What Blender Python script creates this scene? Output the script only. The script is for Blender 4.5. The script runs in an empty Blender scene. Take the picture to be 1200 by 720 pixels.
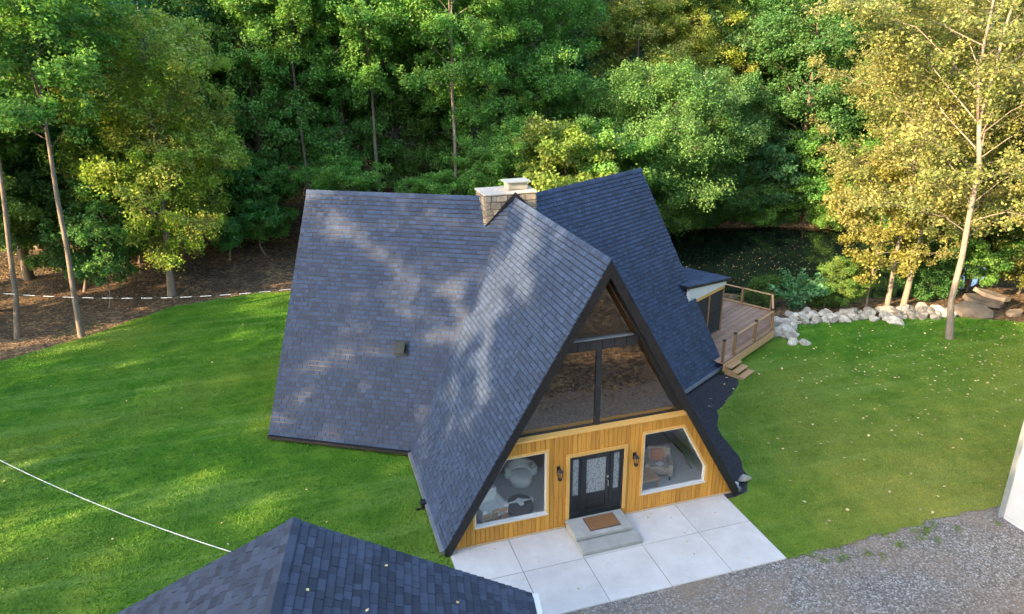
import bpy, bmesh, math, random
import numpy as np
from mathutils import Vector, Matrix
random.seed(7); LSEED = 11
R_ = math.radians
scene = bpy.context.scene
col = scene.collection

# ------------------------------------------------------------------ camera
CAM = np.array([-7.657, -24.264, 13.504])
YAW, PITCH, ROLL, FPX = R_(17.17), R_(20.43), R_(-0.58), 837.35
def cam_axes():
    fw = np.array([math.sin(YAW)*math.cos(PITCH), math.cos(YAW)*math.cos(PITCH), -math.sin(PITCH)])
    r = np.array([math.cos(YAW), -math.sin(YAW), 0.0]); u = np.cross(r, fw)
    r2 = r*math.cos(ROLL)+u*math.sin(ROLL); u2 = -r*math.sin(ROLL)+u*math.cos(ROLL)
    return r2, u2, fw
_r, _u, _f = cam_axes()
cd = bpy.data.cameras.new('camera'); cam = bpy.data.objects.new('camera', cd); col.objects.link(cam)
cd.sensor_width = 36.0; cd.lens = FPX/1200*36; cd.clip_end = 1500; cd.clip_start = 0.1
m = Matrix.Identity(4)
for i in range(3):
    m[i][0] = _r[i]; m[i][1] = _u[i]; m[i][2] = -_f[i]; m[i][3] = CAM[i]
cam.matrix_world = m
scene.camera = cam

# ------------------------------------------------------------------ sky, sun, exposure
SUN_EL = R_(20.0)
SUN_AZ = R_(-107.0)          # clockwise from +Y, direction towards the sun
sun_dir = Vector((math.sin(SUN_AZ)*math.cos(SUN_EL), math.cos(SUN_AZ)*math.cos(SUN_EL), math.sin(SUN_EL)))
world = bpy.data.worlds.new('World'); scene.world = world; world.use_nodes = True
wn = world.node_tree.nodes; wl = world.node_tree.links
bg = wn['Background']; sky = wn.new('ShaderNodeTexSky'); sky.sky_type = 'NISHITA'
sky.sun_disc = False; sky.sun_elevation = SUN_EL; sky.sun_rotation = SUN_AZ
sky.air_density = 1.0; sky.dust_density = 2.0; sky.ozone_density = 1.0
wl.new(sky.outputs[0], bg.inputs[0]); bg.inputs[1].default_value = 0.15
sd = bpy.data.lights.new('sun', 'SUN'); sd.energy = 3.5; sd.angle = R_(0.45); sd.color = (1.0, 0.70, 0.40)
so = bpy.data.objects.new('sun', sd); col.objects.link(so)
so.rotation_euler = (-sun_dir).to_track_quat('-Z', 'Y').to_euler(); so.location = sun_dir*60
vs = scene.view_settings
vs.view_transform = 'Standard'; vs.look = 'None'; vs.gamma = 1.0; vs.use_curve_mapping = False
vs.exposure = 2.62
scene.render.resolution_x = 1024; scene.render.resolution_y = 614

# ------------------------------------------------------------------ helpers: materials
def rgba(c): return (c[0], c[1], c[2], 1.0)
class NT:
    def __init__(s, name):
        s.m = bpy.data.materials.new(name); s.m.use_nodes = True
        s.n = s.m.node_tree.nodes; s.l = s.m.node_tree.links
        s.p = s.n['Principled BSDF']; s.out = s.n['Material Output']
    def node(s, t, **kw):
        x = s.n.new(t)
        for k, v in kw.items(): setattr(x, k, v)
        return x
    def link(s, a, b): s.l.new(a, b)
    def coord(s, kind='Object', scale=(1, 1, 1), rot=(0, 0, 0)):
        tc = s.node('ShaderNodeTexCoord'); mp = s.node('ShaderNodeMapping')
        mp.inputs['Scale'].default_value = scale; mp.inputs['Rotation'].default_value = rot
        s.link(tc.outputs[kind], mp.inputs[0]); return mp.outputs[0]
    def geo(s, scale=(1, 1, 1), rot=(0, 0, 0)):
        g = s.node('ShaderNodeNewGeometry'); mp = s.node('ShaderNodeMapping')
        mp.inputs['Scale'].default_value = scale; mp.inputs['Rotation'].default_value = rot
        s.link(g.outputs['Position'], mp.inputs[0]); return mp.outputs[0]
    def noise(s, vec, scale, detail=5, rough=.6):
        x = s.node('ShaderNodeTexNoise'); x.inputs['Scale'].default_value = scale
        x.inputs['Detail'].default_value = detail; x.inputs['Roughness'].default_value = rough
        s.link(vec, x.inputs['Vector']); return x.outputs[0]
    def ramp(s, fac, stops):
        x = s.node('ShaderNodeValToRGB'); e = x.color_ramp.elements
        while len(e) < len(stops): e.new(.5)
        for el, (p, c) in zip(e, stops):
            el.position = p; el.color = rgba(c) if len(c) == 3 else c
        s.link(fac, x.inputs[0]); return x.outputs[0]
    def mix(s, a, b, fac, mode='MIX'):
        x = s.node('ShaderNodeMix', data_type='RGBA', blend_type=mode)
        for v, idx in ((fac, 0), (a, 6), (b, 7)):
            if hasattr(v, 'is_linked') or hasattr(v, 'links'): s.link(v, x.inputs[idx])
            elif idx == 0: x.inputs[0].default_value = v
            else: x.inputs[idx].default_value = rgba(v)
        return x.outputs[2]
    def math(s, op, a, b=None, c=None):
        x = s.node('ShaderNodeMath', operation=op)
        for i, v in enumerate((a, b, c)):
            if v is None: continue
            if isinstance(v, (int, float)): x.inputs[i].default_value = v
            else: s.link(v, x.inputs[i])
        return x.outputs[0]
    def scale_col(s, c, fac):
        x = s.node('ShaderNodeVectorMath', operation='SCALE'); s.link(c, x.inputs[0]); s.link(fac, x.inputs['Scale']); return x.outputs[0]
    def bump(s, h, strength, dist=.02):
        b = s.node('ShaderNodeBump'); b.inputs['Strength'].default_value = strength; b.inputs['Distance'].default_value = dist
        s.link(h, b.inputs['Height']); s.link(b.outputs[0], s.p.inputs['Normal']); return b
    def rand(s):
        o = s.node('ShaderNodeObjectInfo'); g = s.node('ShaderNodeNewGeometry')
        return s.math('FRACT', s.math('ADD', o.outputs['Random'], g.outputs['Random Per Island']))
    def base(s, c):
        if isinstance(c, tuple): s.p.inputs['Base Color'].default_value = rgba(c)
        else: s.link(c, s.p.inputs['Base Color'])
    def fin(s, rough=.8, spec=.3, metal=0.0):
        if isinstance(rough, (int, float)): s.p.inputs['Roughness'].default_value = rough
        else: s.link(rough, s.p.inputs['Roughness'])
        s.p.inputs['Specular IOR Level'].default_value = spec; s.p.inputs['Metallic'].default_value = metal
        return s.m

def simple(name, c1, c2=None, scale=4, rough=.8, spec=.3, metal=0, bump=0, bscale=40, stretch=(1, 1, 1), var=0.0):
    t = NT(name); v = t.geo(scale=stretch)
    if c2 is None: c2 = tuple(x*.8 for x in c1)
    c = t.ramp(t.noise(v, scale), [(.35, c1), (.65, c2)])
    if var:
        c = t.scale_col(c, t.math('ADD', t.math('MULTIPLY', t.rand(), 2*var), 1-var))
    t.base(c)
    if bump: t.bump(t.noise(v, bscale), bump, .02)
    return t.fin(rough, spec, metal)

MAT = {}
def leaf_mat(name, yellow=(.32, .305, .10), ythr=(.47, .66), island=.6):
    t = NT(name); o = t.node('ShaderNodeObjectInfo'); g = t.node('ShaderNodeNewGeometry')
    n = t.noise(t.geo(), .55, 3, .6)
    f = t.ramp(t.math('ADD', n, t.math('MULTIPLY', t.math('SUBTRACT', g.outputs['Random Per Island'], .5), .22)), [(ythr[0], (0, 0, 0)), (ythr[1], (1, 1, 1))])
    amt = t.math('MULTIPLY', f, o.outputs['Alpha'])
    c = t.mix(o.outputs['Color'], yellow, amt)
    k = t.math('ADD', t.math('MULTIPLY', g.outputs['Random Per Island'], island*1.2), 1-island*.6)
    n2 = t.noise(t.geo(), 1.3, 3, .6)
    k = t.math('MULTIPLY', k, t.math('ADD', t.math('MULTIPLY', n2, 1.6), .2))
    c = t.scale_col(c, k)
    d = t.p; t.link(c, d.inputs['Base Color']); d.inputs['Roughness'].default_value = .5; d.inputs['Specular IOR Level'].default_value = .25
    tr = t.node('ShaderNodeBsdfTranslucent')
    warm = t.mix(c, (1.0, 1.0, .45), 1.0, 'MULTIPLY'); t.link(t.scale_col(warm, t.math('ADD', 1.25, 0.0)), tr.inputs[0])
    mx = t.node('ShaderNodeMixShader'); mx.inputs[0].default_value = .48
    t.link(d.outputs[0], mx.inputs[1]); t.link(tr.outputs[0], mx.inputs[2]); t.link(mx.outputs[0], t.out.inputs[0])
    return t.m
MAT['leaf'] = leaf_mat('leaf_foliage')

def bark(name, c1, c2):
    t = NT(name); v = t.geo(scale=(6, 6, 1.2)); n = t.noise(v, 2.2, 6, .7)
    t.base(t.ramp(n, [(.3, c1), (.7, c2)])); t.bump(n, .6, .03); return t.fin(.9, .2)
MAT['bark'] = bark('bark_grey_brown', (.10, .078, .058), (.24, .20, .16))
MAT['bark_pale'] = bark('bark_pale', (.15, .12, .09), (.31, .265, .215))

def lawn_colour(t, k):
    v = t.geo(); big = t.noise(v, .13, 4, .6); mid = t.noise(v, .75, 5, .7)
    streak = t.noise(t.geo(rot=(0, 0, R_(28)), scale=(.12, 1.4, 1)), 1.0, 4, .65)
    c = t.ramp(mid, [(.25, (.026*k, .098*k, .007*k)), (.5, (.052*k, .150*k, .010*k)), (.78, (.118*k, .215*k, .020*k))])
    c = t.mix(c, (.16*k, .20*k, .030*k), t.ramp(big, [(.48, (0, 0, 0)), (.74, (.65, .65, .65))]))
    c = t.mix(c, (.15*k, .26*k, .06*k), t.ramp(streak, [(.48, (0, 0, 0)), (.70, (.5, .5, .5))]))
    sp = t.node('ShaderNodeSeparateXYZ'); g = t.node('ShaderNodeNewGeometry'); t.link(g.outputs['Position'], sp.inputs[0])
    # dry, thin turf towards the drive on the right
    dry = t.math('MULTIPLY', t.math('MULTIPLY', t.ramp(t.math('MULTIPLY', t.math('ADD', sp.outputs[1], 11.2), .085), [(0, (1, 1, 1)), (1, (0, 0, 0))]), t.ramp(t.math('MULTIPLY', t.math('SUBTRACT', sp.outputs[0], 4), .2), [(0, (.25, .25, .25)), (1, (1, 1, 1))])), t.math('ADD', t.math('MULTIPLY', mid, 1.1), .05))
    return t.mix(c, (.28*k, .25*k, .055*k), dry)
def mk_lawn():
    t = NT('lawn_grass'); fine = t.noise(t.geo(), 22, 4, .7)
    c = t.scale_col(lawn_colour(t, 1.0), t.math('ADD', t.math('MULTIPLY', fine, .9), .55))
    t.base(c); t.bump(fine, .7, .04); return t.fin(.9, .15)
MAT['lawn'] = mk_lawn()
def mk_blade():
    t = NT('grass_blades'); o = t.node('ShaderNodeObjectInfo')
    t.base(t.scale_col(lawn_colour(t, 1.2), t.math('ADD', t.math('MULTIPLY', o.outputs['Random'], .5), .75))); return t.fin(.8, .15)
MAT['blade'] = mk_blade()

def mk_forest():
    t = NT('forest_floor'); v = t.geo(); n = t.noise(v, .5, 5, .65)
    vo = t.node('ShaderNodeTexVoronoi'); vo.inputs['Scale'].default_value = 7; t.link(v, vo.inputs['Vector'])
    sep = t.node('ShaderNodeSeparateColor'); t.link(vo.outputs['Color'], sep.inputs[0])
    lit = t.ramp(sep.outputs[0], [(0, (.06, .042, .028)), (.5, (.135, .095, .06)), (.8, (.24, .16, .09)), (1, (.33, .21, .10))])
    c = t.mix(lit, (.060, .045, .032), t.ramp(n, [(.4, (0, 0, 0)), (.65, (.75, .75, .75))]))
    n3 = t.noise(v, .23, 4, .6)
    c = t.mix(c, (.045, .085, .018), t.ramp(n3, [(.60, (0, 0, 0)), (.72, (.5, .5, .5))]))
    t.base(c); t.bump(vo.outputs['Distance'], .8, .05); return t.fin(.95, .15)
MAT['forest'] = mk_forest()

def mk_gravel():
    t = NT('gravel'); v = t.geo()
    vo = t.node('ShaderNodeTexVoronoi'); vo.inputs['Scale'].default_value = 24; t.link(v, vo.inputs['Vector'])
    sep = t.node('ShaderNodeSeparateColor'); t.link(vo.outputs['Color'], sep.inputs[0])
    st = t.ramp(sep.outputs[0], [(0, (.095, .088, .080)), (.45, (.18, .168, .152)), (.8, (.27, .255, .235)), (1, (.45, .43, .40))])
    n = t.noise(v, .35, 4, .6)
    c = t.mix(st, (.27, .20, .14), t.ramp(n, [(.40, (0, 0, 0)), (.66, (.75, .75, .75))]))
    sp = t.node('ShaderNodeSeparateXYZ'); g = t.node('ShaderNodeNewGeometry'); t.link(g.outputs['Position'], sp.inputs[0])
    far = t.ramp(t.math('MULTIPLY', t.math('ADD', t.math('ADD', sp.outputs[1], 15.4), t.math('MULTIPLY', n, 3.0)), .3), [(.3, (.8, .8, .8)), (1, (0, 0, 0))])
    c = t.mix(c, (.20, .135, .085), far)
    t.base(c); t.bump(vo.outputs['Distance'], 1.0, .03); return t.fin(.9, .2)
MAT['gravel'] = mk_gravel()
MAT['pebble'] = simple('pebble', (.34, .33, .33), (.2, .195, .19), 3, .85, var=.5)
MAT['mulch'] = simple('dark_mulch', (.012, .012, .016), (.045, .044, .052), 18, .9, bump=.9, bscale=25)

def mk_concrete(name, c1, c2, s=1.2):
    t = NT(name); v = t.geo(); n = t.noise(v, s, 6, .65); f = t.noise(v, 60, 3, .6)
    c = t.ramp(n, [(.3, c1), (.7, c2)])
    c = t.scale_col(c, t.math('ADD', t.math('MULTIPLY', f, .22), .89))
    o = t.node('ShaderNodeObjectInfo'); c = t.scale_col(c, t.math('ADD', t.math('MULTIPLY', o.outputs['Random'], .12), .94))
    st = t.noise(v, .55, 6, .75); c = t.mix(c, tuple(q*.72 for q in c1), t.ramp(st, [(.55, (0, 0, 0)), (.75, (.55, .55, .55))]))
    t.base(c); t.bump(f, .15, .005); return t.fin(.85, .25)
MAT['concrete'] = mk_concrete('patio_concrete', (.46, .445, .425), (.57, .553, .53))
MAT['step'] = mk_concrete('step_concrete', (.27, .28, .26), (.37, .37, .35), 2.5)
MAT['joint'] = simple('joint_filler', (.16, .15, .13), (.22, .21, .19), 8, .9)

def mk_shingle(name, base, var=.38, lichen=0.0):
    t = NT(name); r = t.rand(); v = t.geo()
    grain = t.noise(v, 55, 3, .7); big = t.noise(v, .5, 4, .6)
    c = t.ramp(r, [(0, tuple(x*(1-var) for x in base)), (.5, base), (1, tuple(x*(1+var) for x in base))])
    c = t.scale_col(c, t.math('ADD', t.math('MULTIPLY', grain, .7), .65))
    c = t.scale_col(c, t.math('ADD', t.math('MULTIPLY', big, .5), .75))
    t.base(c); t.bump(grain, .3, .01)
    return t.fin(.8, .35)
MAT['shingle'] = mk_shingle('asphalt_shingle_blue_slate', (.028, .047, .090), .24)
MAT['shingle_g'] = mk_shingle('asphalt_shingle_charcoal', (.034, .044, .068), .38)
MAT['underlay'] = simple('roof_underlay', (.010, .011, .014), (.018, .019, .023), 8, .9)
MAT['black'] = simple('black_trim_paint', (.010, .010, .012), (.018, .018, .020), 6, .45, .4)
MAT['dark_frame'] = simple('dark_bronze_frame', (.020, .021, .024), (.030, .031, .035), 3, .4, .4)
MAT['door'] = simple('black_door_paint', (.012, .014, .017), (.020, .023, .027), 3, .35, .5)
MAT['gutter'] = simple('grey_metal_gutter', (.17, .19, .21), (.23, .25, .27), 3, .4, .5, .4)
MAT['vent'] = simple('weathered_vent_metal', (.012, .020, .022), (.022, .03, .032), 5, .6, .3, .0)
MAT['galv'] = simple('galvanised_metal', (.33, .36, .36), (.42, .45, .45), 4, .45, .5, .5)

def mk_wood(name, c1, c2, stretch=(14, 14, .8), var=.16, rough=.6, knots=True):
    t = NT(name); v = t.geo(scale=stretch); n = t.noise(v, 1.2, 6, .65)
    o = t.node('ShaderNodeObjectInfo')
    c = t.ramp(n, [(.3, c1), (.7, c2)])
    if knots:
        vo = t.node('ShaderNodeTexVoronoi'); vo.inputs['Scale'].default_value = 3.2; t.link(t.geo(scale=(2.2, 2.2, 1)), vo.inputs['Vector'])
        c = t.mix(tuple(x*.35 for x in c1), c, t.ramp(vo.outputs['Distance'], [(.05, (0, 0, 0)), (.12, (1, 1, 1))]))
    c = t.scale_col(c, t.math('ADD', t.math('MULTIPLY', o.outputs['Random'], 2*var), 1-var))
    t.base(c); t.bump(n, .12, .006); return t.fin(rough, .3)
MAT['plank'] = mk_wood('stained_cedar_plank', (.42, .18, .026), (.58, .29, .052), var=.17)
MAT['trim'] = mk_wood('stained_cedar_trim', (.56, .31, .085), (.68, .40, .12), var=.1, knots=False)
MAT['sillwood'] = mk_wood('weathered_sill', (.42, .31, .19), (.52, .40, .27), var=.05, knots=False)
MAT['deck'] = mk_wood('deck_board', (.27, .165, .115), (.38, .25, .18), stretch=(3, 3, 8), var=.2, knots=False)
MAT['rail'] = mk_wood('railing_wood', (.36, .21, .10), (.48, .30, .16), var=.12, knots=False)
MAT['post'] = mk_wood('post_wood', (.20, .115, .06), (.29, .17, .09), var=.12, knots=False)
MAT['white'] = simple('white_vinyl', (.60, .605, .61), (.54, .545, .55), 2, .5)
MAT['off_white'] = simple('off_white_paint', (.62, .62, .60), (.56, .56, .54), 2, .7)
MAT['plaster'] = simple('interior_plaster', (.70, .70, .69), (.64, .64, .63), 2, .9)
MAT['floor_in'] = simple('grey_interior_floor', (.46, .47, .48), (.40, .41, .42), 6, .6, stretch=(1, 4, 1))
MAT['wood_in'] = simple('interior_brown_wood', (.13, .075, .04), (.20, .12, .065), 5, .6, stretch=(8, 1, 1))
MAT['screen'] = simple('insect_screen', (.022, .024, .026), (.034, .036, .038), 30, .8)
MAT['coir'] = simple('coir_mat', (.26, .13, .055), (.17, .085, .035), 30, .95, bump=.5, bscale=120)
MAT['fabric_w'] = simple('white_fabric', (.82, .82, .81), (.74, .74, .73), 6, .95, bump=.3)
MAT['fabric_d'] = simple('dark_fabric', (.03, .03, .034), (.05, .05, .055), 6, .95)
MAT['fabric_b'] = simple('beige_fabric', (.42, .33, .26), (.32, .24, .18), 6, .95)
MAT['fabric_o'] = simple('terracotta_fabric', (.50, .17, .08), (.40, .13, .06), 6, .95)
MAT['fabric_r'] = simple('red_fabric', (.30, .02, .025), (.20, .015, .02), 6, .95)
MAT['bluegl'] = simple('pale_blue_ceramic', (.34, .45, .55), (.26, .36, .46), 6, .2, .5)
MAT['oak'] = simple('light_oak', (.48, .29, .16), (.38, .22, .11), 5, .5, stretch=(1, 10, 10))
MAT['stone_pale'] = simple('pale_limestone', (.50, .47, .41), (.27, .25, .21), 4.5, .9, bump=1.0, bscale=9, var=.36)
MAT['stone_grey'] = simple('grey_flagstone', (.24, .20, .16), (.15, .125, .10), 2.0, .9, bump=.7, bscale=10, var=.2)
MAT['stone_ch'] = simple('chimney_stone', (.34, .28, .20), (.22, .18, .135), 5, .9, bump=.7, bscale=20, var=.3)
MAT['mortar'] = simple('chimney_mortar', (.30, .26, .20), (.24, .205, .155), 8, .95, bump=.4)
MAT['crown'] = simple('chimney_crown_cement', (.46, .42, .35), (.36, .33, .28), 4, .9)
MAT['flue'] = simple('flue_metal', (.36, .35, .29), (.28, .27, .22), 4, .5, .5, .3)
MAT['fallen'] = simple('fallen_leaf', (.55, .46, .25), (.42, .30, .12), 1.5, .8, var=.4)
MAT['float'] = simple('floating_leaf', (.42, .40, .26), (.25, .21, .10), 1.5, .8, var=.5)
MAT['cable_w'] = simple('white_cable_sheath', (.70, .70, .68), (.6, .6, .58), 3, .6)
MAT['cable_d'] = simple('dark_cable', (.06, .06, .06), (.09, .09, .09), 3, .6)
MAT['pole'] = bark('pole_wood', (.12, .085, .055), (.19, .14, .10))
MAT['brass'] = simple('brushed_metal', (.5, .48, .42), (.45, .43, .38), 4, .3, .5, .9)

def mk_glass(name, ior, tint=(.97, .985, .98)):
    t = NT(name); t.n.remove(t.p)
    tr = t.node('ShaderNodeBsdfTransparent'); tr.inputs[0].default_value = rgba(tint)
    gl = t.node('ShaderNodeBsdfGlossy'); gl.inputs['Roughness'].default_value = .006; gl.inputs[0].default_value = (1, 1, 1, 1)
    lw = t.node('ShaderNodeLayerWeight'); lw.inputs[0].default_value = .5
    fr = t.math('ADD', ior, t.math('MULTIPLY', t.math('POWER', lw.outputs['Facing'], 5.0), 1-ior))
    mx = t.node('ShaderNodeMixShader'); t.link(fr, mx.inputs[0]); t.link(tr.outputs[0], mx.inputs[1]); t.link(gl.outputs[0], mx.inputs[2])
    t.link(mx.outputs[0], t.out.inputs[0]); return t.m
MAT['glass'] = mk_glass('window_glass', .04)
MAT['glass_up'] = mk_glass('tinted_double_glass', .17, (.85, .83, .78))
def mk_leaded():
    t = NT('leaded_door_glass'); v = t.geo(scale=(15, 1, 6))
    w = t.node('ShaderNodeTexVoronoi', feature='DISTANCE_TO_EDGE'); w.inputs['Scale'].default_value = 1.0; t.link(v, w.inputs['Vector'])
    t.base(t.ramp(w.outputs['Distance'], [(.02, (.10, .11, .115)), (.07, (.24, .265, .275))])); return t.fin(.25, .5)
MAT['leaded'] = mk_leaded()
def mk_water():
    t = NT('pond_water'); v = t.geo()
    t.base((.004, .009, .008)); t.bump(t.noise(v, 3.0, 3, .5), .05, .03); m = t.fin(.06, .5); return m
MAT['water'] = mk_water()

# ------------------------------------------------------------------ helpers: geometry
class MB:
    def __init__(s): s.v = []; s.f = []
    def add(s, vs_, fs):
        k = len(s.v); s.v += [tuple(map(float, p)) for p in vs_]; s.f += [tuple(i+k for i in f) for f in fs]; return s
    def box(s, c, size, M=None):
        x, y, z = size[0]/2, size[1]/2, size[2]/2; c = Vector(c)
        P = [Vector((a*x, b*y, d*z)) for d in (-1, 1) for a, b in ((-1, -1), (1, -1), (1, 1), (-1, 1))]
        if M is not None: P = [M @ p for p in P]
        return s.add([c+p for p in P], [(3, 2, 1, 0), (4, 5, 6, 7), (0, 1, 5, 4), (1, 2, 6, 5), (2, 3, 7, 6), (3, 0, 4, 7)])
    def bx(s, x0, x1, y0, y1, z0, z1):
        return s.box(((x0+x1)/2, (y0+y1)/2, (z0+z1)/2), (x1-x0, y1-y0, z1-z0))
    def prism(s, poly, off):          # polygon (3D points) extruded by vector off
        n = len(poly); P = [Vector(p) for p in poly]; Q = [p+Vector(off) for p in P]
        return s.add(P+Q, [tuple(range(n-1, -1, -1)), tuple(range(n, 2*n))]+[(i, (i+1) % n, n+(i+1) % n, n+i) for i in range(n)])
    def tube(s, pts, rad, n=8, cap=True):
        pts = [Vector(p) for p in pts]; k0 = len(s.v)
        if not hasattr(rad, '__len__'): rad = [rad]*len(pts)
        up = Vector((0, 0, 1)); prev = None
        for i, p in enumerate(pts):
            d = (pts[min(i+1, len(pts)-1)]-pts[max(i-1, 0)]).normalized()
            if prev is None:
                a = d.cross(up) if abs(d.z) < .9 else d.cross(Vector((1, 0, 0)))
            else: a = prev-d*prev.dot(d)
            a.normalize(); prev = a; b = d.cross(a)
            for j in range(n):
                t = 2*math.pi*j/n; s.v.append(tuple(p+(a*math.cos(t)+b*math.sin(t))*rad[i]))
        for i in range(len(pts)-1):
            for j in range(n):
                s.f.append((k0+i*n+j, k0+i*n+(j+1) % n, k0+(i+1)*n+(j+1) % n, k0+(i+1)*n+j))
        if cap:
            s.f.append(tuple(k0+j for j in range(n-1, -1, -1))); e = k0+(len(pts)-1)*n; s.f.append(tuple(e+j for j in range(n)))
        return s
    def lathe(s, c, prof, n=14):      # prof: (r,z)
        k0 = len(s.v)
        for r, z in prof:
            for j in range(n): s.v.append((c[0]+r*math.cos(2*math.pi*j/n), c[1]+r*math.sin(2*math.pi*j/n), c[2]+z))
        for i in range(len(prof)-1):
            for j in range(n): s.f.append((k0+i*n+j, k0+i*n+(j+1) % n, k0+(i+1)*n+(j+1) % n, k0+(i+1)*n+j))
        s.f.append(tuple(k0+j for j in range(n-1, -1, -1))); e = k0+(len(prof)-1)*n; s.f.append(tuple(e+j for j in range(n)))
        return s

ORG = {}
def origin(o): return ORG.get(o.name, Vector((0, 0, 0))) if o else Vector((0, 0, 0))
def link(o, parent=None):
    col.objects.link(o)
    if parent: o.parent = parent; ORG[o.name] = origin(parent)
    return o
def tag(o, label=None, cat=None, group=None, kind=None):
    if label: o['label'] = label
    if cat: o['category'] = cat
    if group: o['group'] = group
    if kind: o['kind'] = kind
    return o
def thing(name, label, cat, loc=(0, 0, 0), group=None):
    o = bpy.data.objects.new(name, None); o.empty_display_size = .2; o.location = loc; col.objects.link(o)
    ORG[o.name] = Vector(loc); return tag(o, label, cat, group)
def build(mb, name, mat, parent=None, smooth=False, bevel=0, seg=1):
    off = origin(parent)
    me = bpy.data.meshes.new(name)
    me.from_pydata([tuple(Vector(p)-off) for p in mb.v], [], mb.f); me.update()
    if bevel:
        bm = bmesh.new(); bm.from_mesh(me)
        bmesh.ops.bevel(bm, geom=list(bm.edges), offset=bevel, segments=seg, affect='EDGES', profile=.6)
        bm.to_mesh(me); bm.free()
    if smooth:
        for p in me.polygons: p.use_smooth = True
    me.materials.append(MAT[mat])
    return link(bpy.data.objects.new(name, me), parent)
def top(mb, name, mat, label, cat, base, group=None, **kw):
    """one-mesh thing with its origin at its base"""
    ORG['_tmp'] = Vector(base)
    me = bpy.data.meshes.new(name)
    me.from_pydata([tuple(Vector(p)-Vector(base)) for p in mb.v], [], mb.f); me.update()
    if kw.get('bevel'):
        bm = bmesh.new(); bm.from_mesh(me); bmesh.ops.bevel(bm, geom=list(bm.edges), offset=kw['bevel'], segments=kw.get('seg', 1), affect='EDGES'); bm.to_mesh(me); bm.free()
    if kw.get('smooth'):
        for p in me.polygons: p.use_smooth = True
    me.materials.append(MAT[mat]); o = bpy.data.objects.new(name, me); o.location = base; col.objects.link(o)
    return tag(o, label, cat, group)
def np_mesh(name, V, F, mat, parent=None, smooth=False):
    V = np.asarray(V, dtype=np.float32); F = np.asarray(F, dtype=np.int32); k = F.shape[1]
    me = bpy.data.meshes.new(name); me.vertices.add(len(V)); me.vertices.foreach_set('co', V.ravel())
    me.loops.add(F.size); me.loops.foreach_set('vertex_index', F.ravel())
    me.polygons.add(len(F)); me.polygons.foreach_set('loop_start', np.arange(0, F.size, k, dtype=np.int32))
    try: me.polygons.foreach_set('loop_total', np.full(len(F), k, dtype=np.int32))
    except Exception: pass
    me.update(calc_edges=True); me.materials.append(MAT[mat])
    if smooth: me.polygons.foreach_set('use_smooth', np.ones(len(F), dtype=bool))
    return me
def ordinal(n):
    w = ['first', 'second', 'third', 'fourth', 'fifth', 'sixth', 'seventh', 'eighth', 'ninth', 'tenth', 'eleventh', 'twelfth', 'thirteenth', 'fourteenth', 'fifteenth', 'sixteenth', 'seventeenth', 'eighteenth', 'nineteenth', 'twentieth']
    if n < 20: return w[n]
    t = ['twenty', 'thirty', 'forty'][(n+1)//10-2]; r = (n+1) % 10
    return {'twenty': 'twentieth', 'thirty': 'thirtieth', 'forty': 'fortieth'}[t] if r == 0 else t+'-'+w[r-1]

# ------------------------------------------------------------------ terrain
PC, PA, PB, PR = (25.0, 15.9), 12.6, 8.9, R_(-14)
def pond_d(x, y):
    dx, dy = x-PC[0], y-PC[1]; c, s_ = math.cos(-PR), math.sin(-PR)
    u, v = dx*c-dy*s_, dx*s_+dy*c
    return math.hypot(u/PA, v/PB)
def sm(a, b, x):
    t = min(1, max(0, (x-a)/(b-a))); return t*t*(3-2*t)
def ground_h(x, y):
    h = -.06
    back = y-20-(max(0, x-8)*.55)                     # behind the yard and the pond
    h += .11*max(0, back)*sm(0, 10, back)
    h += .25*sm(0, 6, y-17)*(math.sin(x*.9)*math.cos(y*.7)+math.sin(x*.37+1)*.6)
    left = -x-24
    if left > 0: h += .10*left*sm(0, 8, left)
    d = pond_d(x, y)
    h = h*sm(1.0, 1.5, d) + (-2.2)*(1-sm(.80, 1.22, d)) + (-.06)*(sm(.80, 1.22, d)-sm(1.0, 1.5, d))
    return h
def make_ground():
    xs = np.concatenate([np.arange(-400, -60, 20), np.arange(-60, 80, 1.0), np.arange(80, 420, 20)])
    ys = np.concatenate([np.arange(-400, -50, 20), np.arange(-50, 100, 1.0), np.arange(100, 420, 20)])
    nx, ny = len(xs), len(ys)
    V = [(x, y, ground_h(min(max(x, -70), 90), min(y, 110))) for y in ys for x in xs]
    F = [(j*nx+i, j*nx+i+1, (j+1)*nx+i+1, (j+1)*nx+i) for j in range(ny-1) for i in range(nx-1)]
    me = np_mesh('ground', V, F, 'forest', smooth=True); o = bpy.data.objects.new('ground', me); link(o); tag(o, kind='structure')
make_ground()
mb = MB(); n = 72
poly = []
for i in range(n):
    t = 2*math.pi*i/n; u, v = PA*1.06*math.cos(t), PB*1.06*math.sin(t); c, s_ = math.cos(PR), math.sin(PR)
    poly.append((PC[0]+u*c-v*s_, PC[1]+u*s_+v*c, -1.0))
mb.add(poly, [tuple(range(n))]); tag(build(mb, 'pond', 'water'), 'dark still pond with leaves floating on it', None, kind='structure')

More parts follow.
